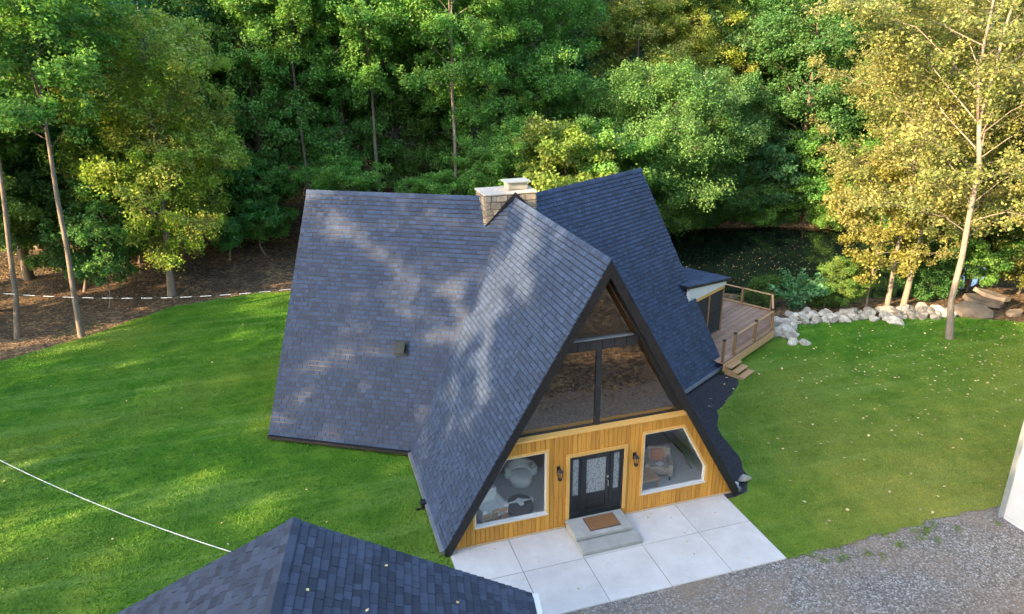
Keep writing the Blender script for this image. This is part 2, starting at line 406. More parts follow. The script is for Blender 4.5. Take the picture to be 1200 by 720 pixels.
def jitter_poly(pts, step=.5, amp=.12, seed=1, closed=True):
    rnd = random.Random(seed); out = []
    n = len(pts)
    for i in range(n if closed else n-1):
        a, b = Vector(pts[i][:2]), Vector(pts[(i+1) % n][:2]); L = (b-a).length; k = max(1, int(L/step))
        am = amp if len(pts[i]) < 3 else pts[i][2]
        for j in range(k):
            p = a+(b-a)*(j/k)
            out.append((p.x+rnd.uniform(-am, am), p.y+rnd.uniform(-am, am)) if (j or am) else (p.x, p.y))
    return out
def sheet(name, pts, z, mat, **kw):
    mb = MB(); mb.add([(x, y, z) for x, y in pts], [tuple(range(len(pts)))]); return tag(build(mb, name, mat), **kw)
LAWN = [(-46, -22), (-30, 4), (-24.5, 9.5), (-21.2, 11), (-18.2, 13.1), (-14.7, 16.2), (-11, 17.2), (-8.0, 17.0), (0, 16.5), (7, 14.5), (11.5, 10.5), (14.4, 6.4), (14.7, 3.2),
        (16, 3.8), (18.7, 2.9), (21.8, 2.2), (24, 1.6), (26, .3), (28, -1.6), (31, -3), (36, -9), (40, -14.5, 0), (11.9, -11.05), (9.7, -11.04), (6.5, -11.12), (4.29, -11.15, 0), (4.29, -8.0, 0), (-4.56, -8.0, 0), (-4.56, -11.5, 0), (-4.3, -25, 0), (-14, -27)]
lawn_pts = jitter_poly(LAWN, .45, .11, 3)
lawn = sheet('lawn', lawn_pts, .02, 'lawn', label='mown green lawn around the house', kind='structure')
gravel = sheet('gravel_drive', jitter_poly([(-5.0, -10.9, 0), (40, -10.4, 0), (40, -14.0), (20, -14.8), (12, -15.2), (7, -15.2), (1, -15.6), (-4, -17)], .5, .25, 6), .0, 'gravel', label='grey gravel drive', kind='structure')
bed_pts = jitter_poly([(4.6, -8.25, 0), (5.05, -8.15), (5.6, -7.4), (6.0, -6.2), (6.25, -5.0), (6.5, -4.1), (7.15, -3.25), (8.1, -2.5), (8.95, -1.8), (9.45, -1.1), (9.2, -.4, 0), (8.6, -.2, 0), (4.2, -2.6, 0), (4.2, -8.25, 0)], .35, .05, 5)
sheet('mulch_bed', bed_pts, .032, 'mulch', label='dark mulch bed between front roof and lawn', kind='structure')

def in_poly(x, y, P):
    r = False; j = len(P)-1
    for i in range(len(P)):
        if (P[i][1] > y) != (P[j][1] > y) and x < (P[j][0]-P[i][0])*(y-P[i][1])/(P[j][1]-P[i][1])+P[i][0]: r = not r
        j = i
    return r

# grass blades over the lawn (stuff, geometry nodes)
def grass():
    vis = jitter_poly([(-25, 1), (-23.5, 9.8), (-21.2, 11), (-18.2, 13.1), (-14.7, 16.3), (-11, 17.25), (-7.0, 17.0), (-6.0, 5, 0), (-4.9, -2.5, 0), (-4.62, -8.0, 0), (-4.62, -12.0, 0), (-15, -12.5, 0), (-20, -8)], .4, .14, 9)
    vis2 = jitter_poly([(4.34, -8.3, 0), (5.15, -8.2), (5.72, -7.4), (6.12, -6.2), (6.37, -5.0), (6.62, -4.15), (7.22, -3.35), (8.15, -2.6), (9.4, -1.5), (10.4, -.9), (14, 1.2), (14.7, 2.2), (15.7, 3.1), (16.5, 3.3), (18.7, 2.7), (21.8, 2.1), (24, 1.6), (26, .5), (28, -1.6), (29, -5, 0), (22, -10.9, 0), (11.7, -11.0), (9.7, -11.02), (6.5, -11.1), (4.34, -11.2, 0)], .4, .12, 10)
    mb = MB()
    for P in (vis, vis2):
        mb.add([(x, y, .021) for x, y in P], [tuple(range(len(P)))])
    o = build(mb, 'grass', 'blade'); tag(o, 'short green grass blades of the lawn', 'grass', kind='stuff')
    g = bpy.data.node_groups.new('grass_scatter', 'GeometryNodeTree')
    g.interface.new_socket('Geometry', in_out='INPUT', socket_type='NodeSocketGeometry'); g.interface.new_socket('Geometry', in_out='OUTPUT', socket_type='NodeSocketGeometry')
    N = g.nodes.new; L = g.links.new
    gi = N('NodeGroupInput'); go = N('NodeGroupOutput'); d = N('GeometryNodeDistributePointsOnFaces'); d.inputs['Density'].default_value = 330
    ip = N('GeometryNodeInstanceOnPoints'); co = N('GeometryNodeMeshCone'); co.inputs['Vertices'].default_value = 3
    co.inputs['Radius Bottom'].default_value = .020; co.inputs['Radius Top'].default_value = .0; co.inputs['Depth'].default_value = .05
    co.fill_type = 'NONE'
    sm_ = N('GeometryNodeSetMaterial'); sm_.inputs['Material'].default_value = MAT['blade']
    rv = N('FunctionNodeRandomValue'); rv.data_type = 'FLOAT_VECTOR'; rv.inputs[0].default_value = (-.7, -.7, 0); rv.inputs[1].default_value = (.7, .7, 6.28)
    rs = N('FunctionNodeRandomValue'); rs.data_type = 'FLOAT'; rs.inputs[2].default_value = .5; rs.inputs[3].default_value = 1.25
    L(gi.outputs[0], d.inputs['Mesh']); L(d.outputs['Points'], ip.inputs['Points']); L(co.outputs['Mesh'], sm_.inputs[0]); L(sm_.outputs[0], ip.inputs['Instance'])
    L(rv.outputs[0], ip.inputs['Rotation']); L(rs.outputs[1], ip.inputs['Scale'])
    L(ip.outputs[0], go.inputs[0])
    md = o.modifiers.new('scatter', 'NODES'); md.node_group = g
grass()

# ------------------------------------------------------------------ the house
A, H, EV, LR = 4.71, 8.21, .23, 8.15      # eave half width, ridge height, eave height, wing length
SL = math.hypot(A, H-EV); CT, ST = A/SL, (H-EV)/SL
WD = [Vector((0, -1, 0)), Vector((math.cos(R_(30)), math.sin(R_(30)), 0)), Vector((math.cos(R_(150)), math.sin(R_(150)), 0))]
house = thing('a_frame_house', 'three-winged A-frame house with dark blue-grey shingled roofs and cedar front', 'house', (0, 0, 0))
TH = .20
def plane_frame(wi, side):
    d = WD[wi]; l = Vector((-d.y, d.x, 0))*side
    ev = (l*CT+Vector((0, 0, -ST))); nrm = (l*ST+Vector((0, 0, CT)))
    return Vector((0, 0, H)), d, ev, nrm, l
deck_mb = MB()
for wi in range(3):
    for side in (-1, 1):
        O, d, ev, nn, l = plane_frame(wi, side)
        uv = SL*CT/math.sqrt(3)
        P = [O, O+d*LR, O+d*LR+ev*SL, O+d*uv+ev*SL]
        deck_mb.prism([p-nn*.012 for p in P], (0, 0, -TH/CT))
roof = build(deck_mb, 'roof', 'black', house)
roof['label'] = 'steep dark roof with black fascia'
# lining inside front wing
mb = MB(); mb2 = MB()
for side in (-1, 1):
    O, d, ev, nn, l = plane_frame(0, side)
    for va, vb, k_ in ((.3, 5.85, 0), (5.95, SL-.1, 1)):
        P = [O+d*max(.6, va*CT/math.sqrt(3)+.2)+ev*va, O+d*(LR-.5)+ev*va, O+d*(LR-.5)+ev*vb, O+d*(vb*CT/math.sqrt(3)+.2)+ev*vb]
        mb = MB(); mb.prism([p-nn*(TH+.03) for p in P], -nn*.02); build(mb, ('loft_lining', 'wall_lining')[k_], ('wood_in', 'plaster')[k_], house)


SH_W = [.16, .20, .25, .30]; GAP = .17
_sh_cache = {}
GAPS = {'h': .20, 'g': .07}
def shingle_mesh(key, w, ex, th, mat):
    k = (key, w, th)
    if k not in _sh_cache:
        hw = w/2-.004; e0 = ex*GAPS[key]; V = [(-hw, e0, .003), (hw, e0, .003), (hw, ex, th), (-hw, ex, th), (-hw, e0, -.01), (hw, e0, -.01), (hw, ex, -.01), (-hw, ex, -.01)]
        me = bpy.data.meshes.new('shingle'); me.from_pydata(V, [], [(0, 3, 2, 1), (3, 7, 6, 2), (0, 4, 7, 3), (1, 2, 6, 5)]); me.materials.append(MAT[mat]); _sh_cache[k] = me
    return _sh_cache[k]
def shingles(O, eu, ev, nn, ex, nrows, lo, hi, rnd, cand, field, key):
    """courses down the slope; lo/hi(v) are the bounds along eu"""
    for r in range(nrows):
        v0, v1 = r*ex, (r+1)*ex
        a0, a1, b0, b1 = lo(v0), lo(v1), hi(v0), hi(v1)
        u = max(a0, a1)-rnd.uniform(0, .3); umax = max(b0, b1)
        while u < umax:
            w = rnd.choice(SH_W); th = rnd.choice((.012, .018, .026)); s0, s1 = u, u+w; u = s1
            if s0 > max(a0, a1) and s1 < min(b0, b1):
                cand.append((s0, w, v0, th, O, eu, ev, nn)); continue
            t0, t1 = min(max(s0, a0), b0), min(max(s1, a0), b0); q0, q1 = min(max(s0, a1), b1), min(max(s1, a1), b1)
            if t1-t0 < .01 and q1-q0 < .01: continue
            field_add(field, O, eu, ev, nn, t0, t1, q0, q1, v0, v1, th, key)
def field_add(mb, O, eu, ev, nn, t0, t1, q0, q1, v0, v1, th, key='h'):
    g = .004; v0 = v0+(v1-v0)*GAPS[key]
    P = [O+eu*(t0+g)+ev*v0+nn*.003, O+eu*(t1-g)+ev*v0+nn*.003, O+eu*(q1-g)+ev*v1+nn*th, O+eu*(q0+g)+ev*v1+nn*th]
    Q = [p-nn*(.013 if i < 2 else th+.01) for i, p in enumerate(P)]
    mb.add(P+Q, [(0, 3, 2, 1), (3, 7, 6, 2), (0, 4, 7, 3), (1, 2, 6, 5)])
def finish_shingles(cand, field, key, mat, ex, parent, limit=300, want=lambda c: True):
    camv = Vector(CAM)
    def size(c):
        s0, w, v0, th, O, eu, ev, nn = c
        p = O+eu*(s0+w/2)+ev*(v0+ex/2); r = camv-p
        q = p-camv; z = q.dot(Vector(_f)); x = q.dot(Vector(_r))/z*FPX+600; y = 360-q.dot(Vector(_u))/z*FPX
        vis = 0 < x < 1200 and 0 < y < 718 and want(p)
        return (1 if vis else 0)*max(0, r.normalized().dot(nn))*w*ex/r.length_squared
    cand.sort(key=size, reverse=True)
    for i, c in enumerate(cand):
        s0, w, v0, th, O, eu, ev, nn = c
        if i < limit:
            o = bpy.data.objects.new('shingle', shingle_mesh(key, w, ex, th, mat))
            p = O+eu*(s0+w/2)+ev*v0
            M3 = Matrix((eu, ev, nn)).transposed()
            if M3.determinant() < 0: M3 = Matrix((-eu, ev, nn)).transposed()
            o.matrix_local = Matrix.Translation(p-origin(parent)) @ M3.to_4x4()
            link(o, parent)
        else: field_add(field, O, eu, ev, nn, s0, s0+w, s0, s0+w, v0, v0+ex, th, key)
    f = build(field, 'shingle_field', mat, parent); tag(f, kind='stuff')
rnd = random.Random(11)
cand = []; field = MB(); EX = SL/56
for wi in range(3):
    for side in (-1, 1):
        O, d, ev, nn, l = plane_frame(wi, side)
        shingles(O, d, ev, nn, EX, 56, lambda v: v*CT/math.sqrt(3), lambda v: LR+.03, rnd, cand, field, 'h')
finish_shingles(cand, field, 'h', 'shingle', EX, roof)
# ridge caps
for wi in range(3):
    d = WD[wi]; l = Vector((-d.y, d.x, 0)); u = .0 if wi == 0 else 1.0
    while u < LR:
        mb = MB(); u1 = min(u+.27, LR+.04)
        for s_ in (-1, 1):
            ev = (l*s_*CT+Vector((0, 0, -ST))); nn = (l*s_*ST+Vector((0, 0, CT)))
            T0 = Vector((0, 0, H+.022))+d*u; T1 = Vector((0, 0, H+.034))+d*u1
            mb.add([T0, T1, T1+ev*.15+nn*.006, T0+ev*.15+nn*.004], [(0, 1, 2, 3)])
            mb.add([T1, T1+ev*.15+nn*.006, T1+ev*.15-nn*.03, T1-Vector((0, 0, .04))], [(0, 1, 2, 3)])
        build(mb, 'ridge_cap', 'shingle', roof); u += .25
# valley flashing: pale worn metal strip
for ang in (-150, -30, 90):
    b = Vector((math.cos(R_(ang)), math.sin(R_(ang)), 0)); mb = MB(); sd_ = Vector((-b.y, b.x, 0))
    wv = A/math.sin(R_(60)); P0 = Vector((0, 0, H))+b*wv*.16+Vector((0, 0, -(H-EV)*.16)); P1 = b*wv*1.0+Vector((0, 0, EV))
    for s_ in (-1, 1):
        mb.add([P0+Vector((0, 0, .02)), P1+Vector((0, 0, .02)), P1+sd_*s_*.05+Vector((0, 0, .07)), P0+sd_*s_*.05+Vector((0, 0, .07))], [(0, 1, 2, 3) if s_ > 0 else (3, 2, 1, 0)])
    build(mb, 'valley_flashing', 'shingle_g', roof)
# fascia boards on the rakes
for wi in range(3):
    for side in (-1, 1):
        O, d, ev, nn, l = plane_frame(wi, side); mb = MB()
        zz = Vector((0, 0, 1)); P = [O+d*(LR+.003)-zz*.03, O+d*(LR+.003)-zz*.03+ev*SL, O+d*(LR+.003)-zz*(.25/CT)+ev*(SL-.25*CT/ST), O+d*(LR+.003)-zz*(.25/CT)]
        mb.prism(P, d*.035); build(mb, 'rake_fascia', 'black', roof)
        # eave drip edge / gutter
        mb = MB(); uv = SL*CT/math.sqrt(3)
        g0 = O+ev*(SL+.03)+d*(uv+.05); g1 = O+ev*(SL+.03)+d*LR
        z = Vector((0, 0, 1))
        prof = [(-.02, .02), (.10, .02), (.11, -.07), (.0, -.10), (-.03, -.08)]
        P0 = [g0+l*a+z*b for a, b in prof]; P1 = [g1+l*a+z*b for a, b in prof]
        mb.add(P0+P1, [tuple(range(4, -1, -1)), tuple(range(5, 10))]+[(i, (i+1) % 5, 5+(i+1) % 5, 5+i) for i in range(5)])
        build(mb, 'gutter', 'gutter' if wi < 2 else 'black', roof)
# downspout box on the front-left gutter
mb = MB(); mb.box((-4.86, -5.75, .17), (.16, .24, .18)); mb.tube([(-4.87, -5.75, .1), (-4.9, -5.75, -.02), (-5.1, -5.8, .05)], .05, 8)
build(mb, 'downspout', 'black', roof)
# roof vent on the left wing
O, d, ev, nn, l = plane_frame(2, 1)
def on_slope(wi, side, u, v, h=0):
    O, d, ev, nn, l = plane_frame(wi, side); return O+d*u+ev*v+nn*h
# left wing front slope: d=(-.866,.5) -> left-hand normal (-.5,-.866) faces the camera
vc = on_slope(2, 1, 3.55, 5.75, 0)
M3 = Matrix((d, ev, nn)).transposed()
mb = MB(); mb.box(vc+nn*.09, (.30, .30, .15), M3); mb.box(vc+nn*.18, (.36, .38, .04), M3); mb.box(vc+nn*.03, (.5, .55, .02), M3)
vent = build(mb, 'roof_vent', 'vent', roof)
mb = MB(); mb.box(vc+ev*.155+nn*.09, (.24, .02, .09), M3); build(mb, 'vent_mouth', 'black', vent)

# chimney
CX0, CX1, CY0, CY1, CZ0, CZ1 = -1.12, .80, .02, 1.25, 6.4, 8.34
mb = MB(); mb.bx(CX0+.02, CX1-.02, CY0+.02, CY1-.02, CZ0, CZ1); chim = build(mb, 'chimney', 'mortar', roof)
chim['label'] = 'wide tan stone chimney with cement crown'
rnd = random.Random(5)
def stones(face):
    z = CZ0
    while z < CZ1-.05:
        h = min(rnd.uniform(.16, .30), CZ1-.01-z)
        a, b = (CX0, CX1) if face in 'fb' else (CY0, CY1); u = a
        while u < b-.02:
            w = min(rnd.uniform(.2, .5), b-u)
            if b-u-w < .12: w = b-u
            j = [rnd.uniform(.008, .03) for _ in range(8)]
            P2 = [(u+j[0], z+j[1]), (u+w-j[2], z+j[3]), (u+w-j[4], z+h-j[5]), (u+j[6], z+h-j[7])]
            pr = rnd.uniform(.02, .05); mb = MB()
            if face == 'f': mb.prism([(x, CY0+.03, zz) for x, zz in P2], (0, -pr-.03, 0))
            elif face == 'b': mb.prism([(x, CY1-.03, zz) for x, zz in P2], (0, pr+.03, 0))
            elif face == 'l': mb.prism([(CX0+.03, y, zz) for y, zz in P2], (-pr-.03, 0, 0))
            else: mb.prism([(CX1-.03, y, zz) for y, zz in P2], (pr+.03, 0, 0))
            build(mb, 'stone', 'stone_ch', chim, bevel=.008); u += w
        z += h
for fc in 'flr': stones(fc)
mb = MB(); mb.bx(CX0-.05, CX1+.05, CY0-.05, CY1+.05, CZ1, CZ1+.075); build(mb, 'chimney_crown', 'crown', chim, bevel=.02)
fx, fy = .22, .62
mb = MB(); mb.bx(fx-.36, fx+.36, fy-.26, fy+.26, CZ1+.1, CZ1+.34); build(mb, 'flue_box', 'flue', chim)
mb = MB(); mb.prism([(fx-.48, fy-.36, CZ1+.36), (fx+.48, fy-.36, CZ1+.36), (fx+.48, fy+.36, CZ1+.36), (fx-.48, fy+.36, CZ1+.36)], (0, 0, .035)); build(mb, 'flue_lid', 'galv', chim)
# black step flashing where roofs meet chimney
mb = MB()
for s_, u0, u1 in ((-1, 0, 1.12), (1, 0, .80)):
    zz0, zz1 = H+.0, H-u1*ST/CT
    zz1 = max(zz1, H-1.12*.9)
    mb.prism([(0, CY0-.055, zz0+.0), (s_*u1, CY0-.055, zz0-u1*.95), (s_*u1, CY0-.055, zz0-u1*.95+.16), (0, CY0-.055, zz0+.22)], (0, .05, 0))
build(mb, 'chimney_flashing', 'black', roof)

# --- front wall
YF = -8.0
def xin(z, off=0): return 4.62-.59*z-off
winL = [(-3.78, .68), (-1.66, .68), (-1.66, 2.72), (-2.85, 2.72), (-3.78, 1.22)]
winR = [(1.37, .68), (3.52, .68), (3.52, 1.20), (2.65, 2.74), (1.37, 2.74)]
doorR = [(-.96, 0.0), (.74, 0.0), (.74, 2.40), (-.96, 2.40)]
WT = 3.15
def span(poly, x):
    zs = []
    for i in range(len(poly)):
        (x0, z0), (x1, z1) = poly[i], poly[(i+1) % len(poly)]
        if (x0 <= x <= x1) or (x1 <= x <= x0):
            if abs(x1-x0) < 1e-9: zs += [z0, z1]
            else: zs.append(z0+(z1-z0)*(x-x0)/(x1-x0))
    return (min(zs), max(zs)) if zs else None
fw = MB(); fw.prism([(-4.55, YF+.16, .02), (-1.1, YF+.16, .02), (-1.1, YF+.16, .5), (-4.28, YF+.16, .5)], (0, .05, 0))
fw.prism([(.9, YF+.16, .02), (4.55, YF+.16, .02), (4.28, YF+.16, .5), (.9, YF+.16, .5)], (0, .05, 0))
fw.bx(-2.75, 2.75, YF+.1, YF+.2, 2.82, WT-.02)
front = build(fw, 'front_wall', 'wood_in', house)
front['label'] = 'golden cedar plank front wall'
PW = .138
def topz(x): return min(WT, (4.66-abs(x))/.59)
def add_plank(x0, x1, flo, fhi, xs):
    b = [(x, YF, flo(x)) for x in xs]; t = [(x, YF, fhi(x)) for x in reversed(xs)]
    if max(fhi(x)-flo(x) for x in xs) < .015: return
    mb = MB(); mb.prism(b+t, (0, .05, 0)); build(mb, 'plank', 'plank', front, bevel=.0)
k = 0; x = -4.6
crit = sorted([p[0] for p in winL+winR+doorR]+[2.7835, -2.7835])
while x < 4.6:
    x0, x1 = x+.0045, x+PW-.0045; x += PW
    hit = None
    for P in (winL, winR, doorR):
        mnx, mxx = min(p[0] for p in P), max(p[0] for p in P)
        if x1 > mnx and x0 < mxx: hit = (P, mnx, mxx)
    bot = lambda q: .07
    if hit is None:
        xs = [x0]+[c for c in crit if x0 < c < x1]+[x1]
        add_plank(x0, x1, bot, lambda q: max(.07, topz(q)), xs)
    else:
        P, mnx, mxx = hit
        segs = []
        if x0 < mnx: segs.append((x0, mnx, None)); 
        segs.append((max(x0, mnx+1e-5), min(x1, mxx-1e-5), P))
        if x1 > mxx: segs.append((mxx, x1, None))
        for a, b, PP in segs:
            if b-a < .004: continue
            xs = [a]+[c for c in crit if a+1e-4 < c < b-1e-4]+[b]
            if PP is None: add_plank(a, b, bot, lambda q: max(.07, topz(q)), xs)
            else:
                lo_ = lambda q: span(PP, min(max(q, mnx), mxx))[0]; hi_ = lambda q: span(PP, min(max(q, mnx), mxx))[1]
                add_plank(a, b, bot, lambda q: max(.07, min(lo_(q), topz(q))), xs)
                add_plank(a, b, hi_, lambda q: max(hi_(q), topz(q)), xs)
# base board and sill cap
mb = MB(); mb.bx(-4.58, -1.09, YF-.03, YF+.02, .0, .085); build(mb, 'base_board', 'sillwood', front)
mb = MB(); mb.bx(.87, 4.58, YF-.03, YF+.02, .0, .085); build(mb, 'base_board', 'sillwood', front)
YG = -7.80
mb = MB(); mb.bx(-2.78, 2.78, YF-.05, YG+.0, WT, WT+.05); build(mb, 'sill_cap', 'trim', front)

def inset(poly, d):
    n = len(poly); out = []
    for i in range(n):
        p0, p1, p2 = Vector(poly[i-1]), Vector(poly[i]), Vector(poly[(i+1) % n])
        a = (p1-p0).normalized(); b = (p2-p1).normalized(); na = Vector((-a.y, a.x)); nb = Vector((-b.y, b.x))
        k = d/max(.2, 1+na.dot(nb)); q = p1+(na+nb)*k; out.append((q.x, q.y))
    return out
def ring(mb, outer, inner, y0, y1):
    n = len(outer)
    for i in range(n):
        j = (i+1) % n; o0, o1, i0, i1 = outer[i], outer[j], inner[i], inner[j]
        mb.prism([(o0[0], y0, o0[1]), (o1[0], y0, o1[1]), (i1[0], y0, i1[1]), (i0[0], y0, i0[1])], (0, y1-y0, 0))
for P, lab in ((winL, 'trapezoid left window with cedar casing'), (winR, 'trapezoid right window with cedar casing')):
    mb = MB(); ring(mb, inset(P, -.07), inset(P, 0.0), YF-.035, YF+.02); w = build(mb, 'window', 'trim', house); w['label'] = lab
    mb = MB(); ring(mb, inset(P, .001), inset(P, .032), YF-.012, YF+.09); build(mb, 'frame', 'off_white', w)
    mb = MB(); I = inset(P, .03); mb.prism([(x, YF+.05, z) for x, z in I], (0, .006, 0)); build(mb, 'pane', 'glass', w)
    mb = MB(); x0, x1 = P[0][0], P[1][0]; mb.bx(x0-.02, x1+.02, YF-.06, YF-.036, P[0][1]-.02, P[0][1]+.025); build(mb, 'sill', 'white', w)
# door unit
mb = MB()
for a in ((-1.06, -.96, 0.32, 2.50), (.74, .84, .32, 2.50)): mb.bx(a[0], a[1], YF-.04, YF+.02, a[2], a[3])
mb.bx(-.959, .739, YF-.04, YF+.02, 2.40, 2.50); build(mb, 'door_casing', 'trim', front)
mb = MB()
mb.bx(-.958, -.90, YF-.01, YF+.1, .32, 2.395); mb.bx(.68, .738, YF-.01, YF+.1, .32, 2.395); mb.bx(-.90, .68, YF-.01, YF+.1, 2.33, 2.395)
mb.bx(-.60, -.545, YF-.008, YF+.1, .32, 2.33); mb.bx(.325, .38, YF-.008, YF+.1, .32, 2.33); mb.bx(-.9, .68, YF-.02, YF+.1, .325, .36)
door = build(mb, 'front_door', 'door', house); door['label'] = 'black front door with leaded glass and two sidelights'
def panel_door(x0, x1, z0, z1, gz, name, gx):
    mb = MB(); y0, y1 = YF+.025, YF+.07
    mb.bx(x0, x0+gx, y0, y1, z0, z1); mb.bx(x1-gx, x1, y0, y1, z0, z1); mb.bx(x0+gx, x1-gx, y0, y1, z1-gx, z1)
    mb.bx(x0+gx, x1-gx, y0, y1, gz-.1, gz); mb.bx(x0+gx, x1-gx, y0, y1, z0, z0+.16)
    lf = build(mb, name, 'door', door)
    mb = MB(); mb.bx(x0+gx, x1-gx, y0+.018, y0+.026, gz, z1-gx); build(mb, 'leaded_glass', 'leaded', door)
    zz = [z0+.16, (z0+.16+gz-.1)/2, gz-.1]
    for a, b in ((zz[0], zz[1]), (zz[1], zz[2])):
        mb = MB(); mb.bx(x0+gx+.03, x1-gx-.03, y0+.006, y1-.01, a+.03, b-.03); build(mb, 'panel', 'door', door, bevel=.005)
        mb = MB(); mb.bx(x0+gx, x1-gx, y0+.02, y1-.015, a-.0, b); build(mb, 'panel_field', 'door', door)
panel_door(-.545, .325, .36, 2.33, 1.05, 'door_leaf', .13)
panel_door(-.90, -.60, .36, 2.33, 1.05, 'sidelight', .06)
panel_door(.38, .68, .36, 2.33, 1.05, 'sidelight', .06)
mb = MB(); mb.tube([(.25, YF-.05, 1.22), (.25, YF-.05, 1.42)], .014, 8); mb.tube([(.25, YF+.03, 1.24), (.25, YF-.05, 1.24)], .012, 8); mb.tube([(.25, YF+.03, 1.40), (.25, YF-.05, 1.40)], .012, 8); mb.tube([(.25, YF+.025, 1.52), (.25, YF-.0, 1.52)], .035, 10)
build(mb, 'door_handle', 'brass', door)

# --- upper glazing
def gx(z): return (H-.30-z)*.59         # inner rake line at the glass
BZ0, BZ1 = 5.56, 5.86
mb = MB()
for s_ in (-1, 1):
    z0, z1 = WT+.05, H-.35
    o = .30
    mb.prism([(s_*gx(z0), YG-.02, z0), (s_*gx(z1), YG-.02, z1), (s_*max(.0, gx(z1)-o), YG-.02, z1-.0), (s_*(gx(z0)-o), YG-.02, z0)], (0, .08, 0))
rk = build(mb, 'gable_trim', 'dark_frame', house)
xg = gx(BZ0)-.29
nseg = 6
bm_ = MB(); bm_.bx(-xg, xg, YG-.0, YG+.05, BZ0, BZ1); beam = build(bm_, 'cross_beam', 'dark_frame', house)
for i in range(nseg):
    a = -xg+2*xg*i/nseg; b = -xg+2*xg*(i+1)/nseg
    mb = MB(); mb.bx(a+.012, b-.012, YG-.03, YG-.001, BZ0+.0, BZ1-.035); build(mb, 'panel', 'dark_frame', beam)
mb = MB(); mb.bx(-gx(BZ1)+.29, gx(BZ1)-.29, YG-.06, YG+.05, BZ1, BZ1+.04); build(mb, 'beam_ledge', 'gutter', beam)
mb = MB(); mb.bx(-.15, .01, YG-.03, YG+.06, WT+.05, BZ0); build(mb, 'mullion', 'dark_frame', house)
uw = MB(); uw.bx(-gx(WT+.05)+.29, gx(WT+.05)-.29, YG-.015, YG+.05, WT+.05, WT+.09); up = build(uw, 'upper_window', 'dark_frame', house)
z0 = WT+.09
for P in ([(-gx(z0)+.3, z0), (-.15, z0), (-.15, BZ0), (-gx(BZ0)+.3, BZ0)], [(.01, z0), (gx(z0)-.3, z0), (gx(BZ0)-.3, BZ0), (.01, BZ0)],
          [(-gx(BZ1+.04)+.3, BZ1+.04), (gx(BZ1+.04)-.3, BZ1+.04), (0, H-.30-.3/.59+.02)]):
    mb = MB(); mb.prism([(x, YG+.02, z) for x, z in P], (0, .006, 0)); build(mb, 'pane', 'glass_up', up)
# --- interior shell
mb = MB(); mb.bx(-4.4, 4.4, YF+.21, 0, .22, .30); build(mb, 'floor', 'floor_in', house)
mb = MB(); mb.bx(-2.72, 2.72, YG+.1, 0, 2.95, 3.09); build(mb, 'loft_floor', 'wood_in', house)
mb = MB(); mb.prism([(-4.3, -2.4, .3), (4.3, -2.4, .3), (2.75, -2.4, 2.94), (-2.75, -2.4, 2.94)], (0, .1, 0)); build(mb, 'partition', 'plaster', house)
mb = MB(); mb.prism([(-2.6, -1.2, 3.1), (2.6, -1.2, 3.1), (0, -1.2, 7.6)], (0, .1, 0)); build(mb, 'loft_wall', 'wood_in', house)
# plain gable ends of the other two wings
for wi in (1, 2):
    d = WD[wi]; l = Vector((-d.y, d.x, 0)); z = Vector((0, 0, 1)); c = d*(LR-.35)
    mb = MB(); mb.prism([c+l*(A-.3)+z*.05, c-l*(A-.3)+z*.05, c+z*(H-.5)], d*.1); gw = build(mb, 'gable_wall', 'trim', house)
    for i in range(-14, 15):
        u = i*.3; hgt = (A-.32-abs(u)-.15)*(H-.5)/(A-.3)
        if hgt < .2: continue
        mb = MB(); mb.prism([c+d*.1+l*(u-.145)+z*.06, c+d*.1+l*(u+.145)+z*.06, c+d*.1+l*(u+.145)+z*hgt, c+d*.1+l*(u-.145)+z*hgt], d*.02); build(mb, 'plank', 'plank', gw)

# ------------------------------------------------------------------ patio and steps
patio = thing('patio', 'pale concrete slab patio in front of the cedar wall', 'patio', (0, -9.5, 0))
mb = MB(); mb.bx(-4.55, 4.27, -11.13, -8.01, -.12, .022); build(mb, 'joint_bed', 'joint', patio)
xsj = [-4.56, -2.82, -1.04, .74, 2.55, 4.28]; ysj = [-11.14, -9.42, -8.0]
for j in range(2):
    for i in range(5):
        mb = MB(); mb.bx(xsj[i]+.009, xsj[i+1]-.009, ysj[j]+.009, ysj[j+1]-.009, -.1, .04); build(mb, 'slab', 'concrete', patio, bevel=.006)
steps = thing('entry_steps', 'two grey concrete steps at the black front door', 'steps', (-.2, -8.6, .04))
mb = MB(); mb.bx(-1.08, .70, -8.88, -8.035, .2, .32); build(mb, 'landing', 'step', steps, bevel=.02, seg=2)
mb = MB(); mb.bx(-1.05, .67, -8.85, -8.035, .04, .2); build(mb, 'riser', 'step', steps)
mb = MB(); mb.bx(-1.06, .78, -9.36, -8.86, .04, .17); build(mb, 'tread', 'step', steps, bevel=.02, seg=2)
mat_t = thing('doormat', 'brown coir doormat on the top step', 'doormat', (-.13, -8.45, .32))
mb = MB(); mb.bx(-.55, .36, -8.72, -8.16, .321, .343); build(mb, 'mat_pile', 'coir', mat_t)
mb = MB(); ring_p = [(-.57, -8.74), (.38, -8.74), (.38, -8.14), (-.57, -8.14)]; inn = [(-.55, -8.72), (.36, -8.72), (.36, -8.16), (-.55, -8.16)]
for i in range(4):
    j = (i+1) % 4; mb.prism([(*ring_p[i], .321), (*ring_p[j], .321), (*inn[j], .321), (*inn[i], .321)], (0, 0, .016))
build(mb, 'mat_edge', 'fabric_d', mat_t)

